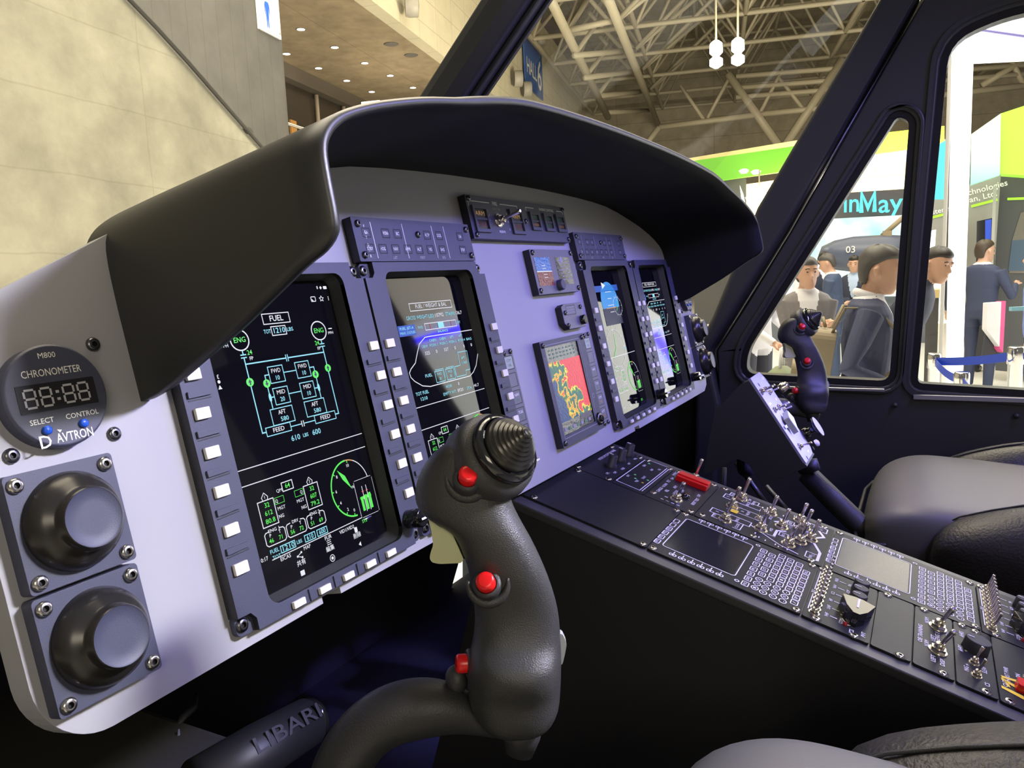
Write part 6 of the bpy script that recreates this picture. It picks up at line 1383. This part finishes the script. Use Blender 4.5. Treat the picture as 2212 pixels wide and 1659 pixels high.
def person(label, px, D, az, H=1.72, jacket=navy, shirt=whites, trou=None, hair=hair_d, tie=None, arms=((0, 0), (0, 0)), lean=0, head_yaw=0, head_pitch=0, vox=.011, lanyard=None, floor_z=0, open_=True, short=False, hsize=1.0, legs=.11, stride=0):
    """arms: for right and left, (hand position relative to the chest in body axes) or None for hanging"""
    base = at(px, 600, D); base.z = floor_z
    t = thing('person', label, 'person', Matrix.Translation(base) @ Matrix.Rotation(math.radians(az), 4, 'Z'))
    s = H / 1.72; trou = trou or jacket; b = B(); V = Vector
    L = math.radians(lean)
    def up(p):                                   # bend everything above the hip forward
        p = V(p); hip = V((0, 0, .92)); q = p - hip
        if q.z <= 0: return p
        f = min(1, q.z / .25) * L; return hip + V((q.x, q.y * math.cos(f) + q.z * math.sin(f), q.z * math.cos(f) - q.y * math.sin(f)))
    segs = []
    def limb(pts, rad, part, asp=1.0):
        pts = [V(p) * s for p in pts]; b.tube(pts, [r * s for r in rad], 14, 0, True, asp, up=(0, 1, 0) if abs((pts[-1] - pts[0]).normalized().y) < .8 else (1, 0, 0))
        for p, q in zip(pts, pts[1:]): segs.append((p, q, part))
    # torso rings
    rings = []
    for z, w, d, yo in ((.86, .165, .115, 0), (.95, .172, .122, .0), (1.06, .158, .115, .005), (1.18, .168, .118, .008), (1.30, .190, .122, .006), (1.385, .200, .112, -.002), (1.43, .170, .095, -.01), (1.462, .100, .075, -.008), (1.49, .060, .060, .0)):
        rings.append([up((w * math.copysign(abs(math.cos(a)) ** .85, math.cos(a)), yo + d * math.copysign(abs(math.sin(a)) ** .9, math.sin(a)), z)) * s for a in [2 * math.pi * k / 24 for k in range(24)]])
    b.loft(rings); segs.append((up((0, 0, .95)) * s, up((0, 0, 1.40)) * s, 'torso'))
    nk = up((0, .0, 1.44)); hd = up((0, .035, 1.60)); limb([nk, up((0, .018, 1.55))], [.062, .056], 'neck')
    # head, face looking along +y
    HR = Matrix.Translation(hd * s) @ Matrix.Rotation(-L * .55, 4, 'X') @ Matrix.Rotation(math.radians(head_yaw), 4, 'Z') @ Matrix.Rotation(math.radians(-head_pitch), 4, 'X')
    k_ = s * hsize
    hrings = []
    for z, w, yf, yb in ((-.118, .022, .062, .030), (-.110, .038, .078, .014), (-.085, .054, .090, -.030), (-.055, .064, .092, -.062), (-.02, .071, .092, -.082), (.02, .076, .093, -.092), (.06, .076, .090, -.094), (.09, .066, .076, -.084), (.112, .045, .050, -.06), (.122, .018, .018, -.028)):
        hrings.append([HR @ V((w * math.cos(a), (yf + yb) / 2 + (yf - yb) / 2 * math.sin(a), z)) * 1.0 if k_ == 1 else HR @ (V((w * math.cos(a), (yf + yb) / 2 + (yf - yb) / 2 * math.sin(a), z)) * k_) for a in [2 * math.pi * k / 22 for k in range(22)]])
    b.loft(hrings)
    def hp_(x, y, z): return HR @ (V((x, y, z)) * k_)
    b.tube([hp_(0, .082, .022), hp_(0, .100, -.005), hp_(0, .112, -.024), hp_(0, .095, -.034)], [.009 * k_, .011 * k_, .014 * k_, .010 * k_], 10)
    for sx in (-1, 1):
        b.tube([hp_(sx * .073, -.008, .022), hp_(sx * .088, -.016, .010), hp_(sx * .084, -.008, -.018), hp_(sx * .072, .0, -.032)], [.013 * k_, .018 * k_, .016 * k_, .008 * k_], 8)
        b.tube([hp_(sx * .045, .083, .030), hp_(sx * .018, .092, .034)], [.009 * k_, .010 * k_], 8)
    b.tube([hp_(-.022, .088, -.062), hp_(0, .096, -.060), hp_(.022, .088, -.062)], [.006 * k_, .009 * k_, .006 * k_], 8)
    segs.append((hp_(0, 0, -.09), hp_(0, 0, .08), 'head'))
    # legs
    for sx, st in ((-1, stride), (1, -stride)):
        limb([(sx * .095, 0, .88), (sx * legs, .02 + st * .5, .50), (sx * legs, -.01 + st, .10)], [.098, .066, .050], 'leg'); limb([(sx * legs, -.04 + st, .05), (sx * legs * 1.1, .08 + st, .042), (sx * legs * 1.15, .17 + st, .03)], [.045, .044, .03], 'shoe', .8)
    # arms and hands
    for sx, hand in ((-1, arms[0]), (1, arms[1])):
        sh = up((sx * .185, -.005, 1.385))
        if hand is None: ha = V((sx * .255, .03, .80)); el = V((sx * .25, -.045, 1.09))
        else:
            ha = up(V(hand)); mid = (sh + ha) / 2; dist = (ha - sh).length; k = max(.0, .31 ** 2 - (dist / 2) ** 2) ** .5; out_ = V((sx * .45, -.35, -.8)); axis = (ha - sh).normalized(); out_ = (out_ - axis * out_.dot(axis)).normalized(); el = mid + out_ * k
        limb([sh, sh.lerp(el, .5), el, el.lerp(ha, .5), ha], [.066, .056, .047, .040, .032], 'arm')
        d = (ha - el).normalized(); side = d.cross(V((0, 0, 1))); side = side.normalized() if side.length > .1 else V((0, 1, 0)); nrm = side.cross(d)
        limb([ha, ha + d * .045, ha + d * .085], [.026, .036, .030], 'hand', .55)
        for f_ in range(4):
            o_ = side * (.024 - .016 * f_); ln = (.060, .068, .064, .050)[f_]; limb([ha + d * .075 + o_, ha + d * (.085 + ln * .5) + o_ - nrm * .006, ha + d * (.08 + ln) + o_ - nrm * .022], [.0095, .0088, .007], 'hand')
        limb([ha + d * .03 + side * .026, ha + d * .058 + side * .048 - nrm * .006, ha + d * .085 + side * .050 - nrm * .014], [.011, .010, .008], 'hand')
        segs.append((ha + d * .0, ha + d * .02, 'hand'))
    body = b.build('body', [skin, jacket, shirt, trou, shoe, tie or shirt], t, fixn=False)
    md = body.modifiers.new('r', 'REMESH'); md.mode = 'VOXEL'; md.voxel_size = vox; md.use_smooth_shade = True
    sm = body.modifiers.new('s', 'SMOOTH'); sm.factor = .5; sm.iterations = 2
    dg = bpy.context.evaluated_depsgraph_get(); me = bpy.data.meshes.new_from_object(body.evaluated_get(dg)); body.modifiers.clear(); body.data = me
    me.materials.clear()
    for m_ in (skin, jacket, shirt, trou, shoe, tie or shirt): me.materials.append(m_)
    hipz = .93 * s
    for p in me.polygons:
        c = p.center; best = None; bdist = 9
        for a, q, part in segs:
            d = q - a; u_ = max(0, min(1, (c - a).dot(d) / max(1e-9, d.length_squared))); ds = (c - (a + d * u_)).length
            if part == 'torso': ds = max(0, ds - .10 * s)
            if part == 'head': ds = max(0, ds - .045 * s)
            if ds < bdist: bdist = ds; best = (part, u_)
        part, u_ = best
        if part in ('head', 'neck'):
            loc = HR.inverted() @ c
            mi = 0
        elif part == 'hand': mi = 0
        elif part == 'shoe': mi = 4
        elif part == 'leg': mi = 3
        elif part == 'arm': mi = 0 if (short and (c - V(sh)).length > .3) else 1
        else:
            mi = 1 if c.z > .80 * s else 3
            q = c / s; f = up((0, 0, 1.45))
            if open_ and L < .3 and q.y > .02 and q.z > 1.12:
                w = .02 + (q.z - 1.12) * .20
                if abs(q.x) < w: mi = 2
                if tie and abs(q.x) < .024 and q.z < 1.44: mi = 5
            if q.z > 1.462 and L < .3: mi = 2 if q.z < 1.485 else 0
        p.material_index = mi; p.use_smooth = True
    # hair
    h = B(); rings = []
    for z, w, yf, yb in ((-.075, .050, -.045, -.085), (-.045, .066, -.042, -.098), (-.005, .075, -.032, -.106), (.030, .0815, -.006, -.109), (.048, .083, .050, -.110), (.066, .083, .090, -.110), (.092, .077, .098, -.102), (.118, .058, .078, -.080), (.134, .030, .040, -.045), (.138, .006, .0, -.02)):
        rings.append([HR @ (V((w * math.cos(a), (yf + yb) / 2 + (yf - yb) / 2 * math.sin(a), z + .006 * math.sin(5 * a + z * 60))) * k_) for a in [2 * math.pi * k / 26 for k in range(26)]])
    h.loft(rings); o = h.build('hair', hair, t, fixn=True, sub=1)
    for p in o.data.polygons: p.use_smooth = True
    e = B()
    for sx in (-1, 1):
        c = hp_(sx * .030, .0865, .014); sphere_ring(e, c, .0085 * k_, 8, 0, 1, .5, .6)
        e.tube([hp_(sx * .048, .085, .036), hp_(sx * .030, .093, .041), hp_(sx * .014, .094, .038)], .0035 * k_, 6)
    e.build('eyes_and_brows', eyew, t)
    if vox < .009 and L < .3:                    # turned-down shirt collar and lapels where they can be made out
        cl = B(); pts = [V(up((.066 * math.sin(a), -.012 + .064 * math.cos(a) * (1 if math.cos(a) < 0 else 1.15), 1.478 - .018 * math.cos(a)))) * s for a in [math.radians(25 + 310 * k / 20) for k in range(21)]]
        cl.tube(pts, .013 * s, 8, asp=1.5); cl.build('shirt_collar', shirt, t, smooth=True)
        lp = B()
        for sx in (-1, 1): lp.tube([V(up((sx * .07, .02, 1.475))) * s, V(up((sx * .075, .095, 1.38))) * s, V(up((sx * .05, .132, 1.26))) * s, V(up((sx * .012, .136, 1.12))) * s], [.010, .016, .015, .005], 8, asp=.5)
        lp.build('jacket_lapels', jacket, t, smooth=True)
    if lanyard:
        l = B(); l.tube([V(up((-.075, .0, 1.475))) * s, V(up((-.085, .09, 1.38))) * s, V(up((-.02, .128, 1.10))) * s], .005, 6); l.tube([V(up((.075, .0, 1.475))) * s, V(up((.085, .09, 1.38))) * s, V(up((.02, .128, 1.10))) * s], .005, 6); l.box(-.04, .128 * s, .98 * s, .04, .134 * s, 1.10 * s); l.build('lanyard', lanyard, t)
    return t, s, up
dirR = math.degrees(math.atan2(RIGHT.y, RIGHT.x))
def az_view(px, ang):
    """heading so that ang=0 faces right in the photo, 90 faces away, -90 faces the camera; the body looks along local +y"""
    d = ray(px, 600); return math.degrees(math.atan2(d.y, d.x)) - 90 + ang - 90
lan = mat('lanyard_black', (.03, .03, .035), .5)
P1, s1, up1 = person('person in navy suit with grey short hair and beige backpack, seen in profile', 1868, 3.95, az_view(1880, 4), 1.66, navy, whites, None, hair_g, None, (None, (.20, .16, 1.0)), 3, -6, 4, .0055)
def backpack(P, s, label, m, sz=1.0):
    M = P.matrix_world @ Matrix.Translation((0, -.22 * s, 1.12 * s)); t = thing('backpack', label, 'backpack', M)
    b = B(); b.prism(rr(-.14, -.24, .14, .18, .06), -.10, .06); o = b.build('bag_body', m, t, bevel=.03, seg=4); o.rotation_euler = (math.radians(90 + 8), 0, math.radians(180))
    b = B(); b.prism(rr(-.12, -.22, .12, .02, .04), -.03, .03); o = b.build('front_pocket', m, t, bevel=.012, seg=3); o.rotation_euler = (math.radians(98), 0, math.radians(180)); o.location = (0, -.10, -.01)
    for sx in (-1, 1): b = B(); b.tube([(sx * .09, .05, .14), (sx * .13, .12, .29), (sx * .15, .26, .28), (sx * .15, .36, .16), (sx * .15, .34, -.02), (sx * .14, .20, -.16), (sx * .12, .05, -.20)], .014, 8, asp=.35); b.build('shoulder_strap', m, t, smooth=True)
    b = B(); b.tube([(-.03, .03, .19), (0, .02, .235), (.03, .03, .19)], .008, 8); b.build('carry_handle', m, t, smooth=True)
    return t
bp1 = backpack(P1, s1, 'beige canvas backpack worn by the navy suited person in profile', cloth('canvas_beige', (.30, .25, .17)))
P2, _, _ = person('person with grey hair in grey jacket and white shirt, arms folded, facing the camera', 1742, 6.0, az_view(1742, -80), 1.63, greyj, whites, dtrou, hair_g, None, ((.10, .24, 1.16), (-.08, .26, 1.20)), 0, 10, 0, .010)
P3, _, _ = person('person in white short sleeved shirt holding a green shopping bag in the low window corner', 1628, 6.8, az_view(1634, -40), 1.76, whites, whites, dtrou, hair_d, None, ((-.10, .32, .98), (.16, .34, .93)), 0, 0, 0, .010, None, 0, False)
t = thing('shopping_bag', 'crumpled olive green bag held in the low corner of the triangular window', 'bag', Matrix.Translation(at(1688, 830, 4.35)))
b = B(); rings = []
for z, w in ((-.16, .10), (-.13, .17), (-.02, .165), (.06, .12), (.10, .05)): rings.append([(w * math.cos(a) * (1 + .10 * math.sin(3 * a + z * 20)), w * .6 * math.sin(a) * (1 + .12 * math.sin(4 * a)), z) for a in [2 * math.pi * k / 20 for k in range(20)]])
b.loft(rings); b.build('bag_body', cloth('bag_olive', (.20, .24, .15)), t, smooth=True); b = B(); b.tube([(-.05, 0, .09), (-.02, 0, .20), (.04, 0, .20), (.06, 0, .09)], .009, 8); b.build('handle', whites, t)
P4, _, _ = person('person with silver hair in navy suit bowing over a phone behind the grey jacket', 1806, 10.2, az_view(1800, 170), 1.70, cloth('suit_blue', (.05, .075, .15)), whites, None, hair_g, None, ((.08, .30, 1.18), (-.06, .30, 1.18)), 6, 0, 18, .013)
P5, _, _ = person('person with black hair in dark suit facing the silver haired one', 1775, 11.8, az_view(1777, -60), 1.74, navy2, whites, None, hair_d, None, ((.08, .28, 1.15), (-.06, .28, 1.18)), 3, 0, 12, .013)
P6, _, _ = person('person in white shirt seen from behind at the slanted window edge', 1750, 13.4, az_view(1752, 80), 1.68, whites, whites, dtrou, hair_d, None, (None, None), 0, 0, 0, .014, None, 0, False)
P7, _, _ = person('person in dark suit and pale blue shirt with lanyard between navy suits', 1846, 11.2, az_view(1843, -100), 1.66, navy2, blueshirt, None, hair_d, None, ((.0, .26, 1.06), (-.05, .27, 1.05)), 0, 0, 5, .013, lan)
P8, _, _ = person('person with black hair bending down beside the white column', 1928, 5.7, az_view(1960, -10), 1.72, navy2, whites, None, hair_d, None, (None, None), 22, -30, 0, .010)
P9, s9, _ = person('person in dark navy suit seen from behind beside the white column', 2122, 9.0, az_view(2115, 60), 1.76, cloth('suit_midnight', (.035, .045, .095)), whites, None, hair_b, None, (None, (.20, .30, 1.22)), 0, -20, 0, .012, None, 0, True)
P10, _, _ = person('person half hidden by the white column behind the navy suit', 2096, 10.8, az_view(2098, 80), 1.84, navy2, whites, None, hair_b, None, (None, None), 0, 0, 0, .014)
P11, _, _ = person('person in blue and grey jacket cut by the right photo edge', 2246, 7.4, az_view(2210, 170), 1.66, cloth('jacket_blue', (.16, .22, .50)), whites, navy2, hair_d, None, (None, None), 0, 0, 0, .012)
t = thing('shopping_bag', 'white and pink paper bag hanging behind the navy suit in the right window', 'bag', Matrix.Translation(at(2146, 700, 8.6)) @ Matrix.Rotation(math.radians(-40), 4, 'Z'))
b = B(); b.prism([(-.14, -.05), (.12, -.30), (.13, .24), (-.14, .24)], -.03, .03); o = b.build('bag_body', cloth('bag_white', (.7, .68, .7)), t, bevel=.006); o.rotation_euler = (math.radians(90), 0, 0)
b = B(); b.prism([(.07, -.27), (.125, -.32), (.135, .245), (.07, .245)], -.034, .034); o = b.build('pink_stripe', cloth('bag_pink', (.75, .10, .28)), t); o.rotation_euler = (math.radians(90), 0, 0)
t = thing('tote_bag', 'black tote bag hanging beside the dark navy suit in the right window', 'bag', Matrix.Translation(at(2132, 738, 8.7)) @ Matrix.Rotation(math.radians(-40), 4, 'Z'))
b = B(); b.prism([(-.14, -.22), (.18, -.22), (.12, .18), (-.08, .18)], -.04, .04); o = b.build('bag_body', lan, t, bevel=.01); o.rotation_euler = (math.radians(90), 0, 0)
b = B(); b.tube([(-.04, 0, .17), (-.01, 0, .42), (.03, 0, .17)], .008, 6); b.build('handle', lan, t)
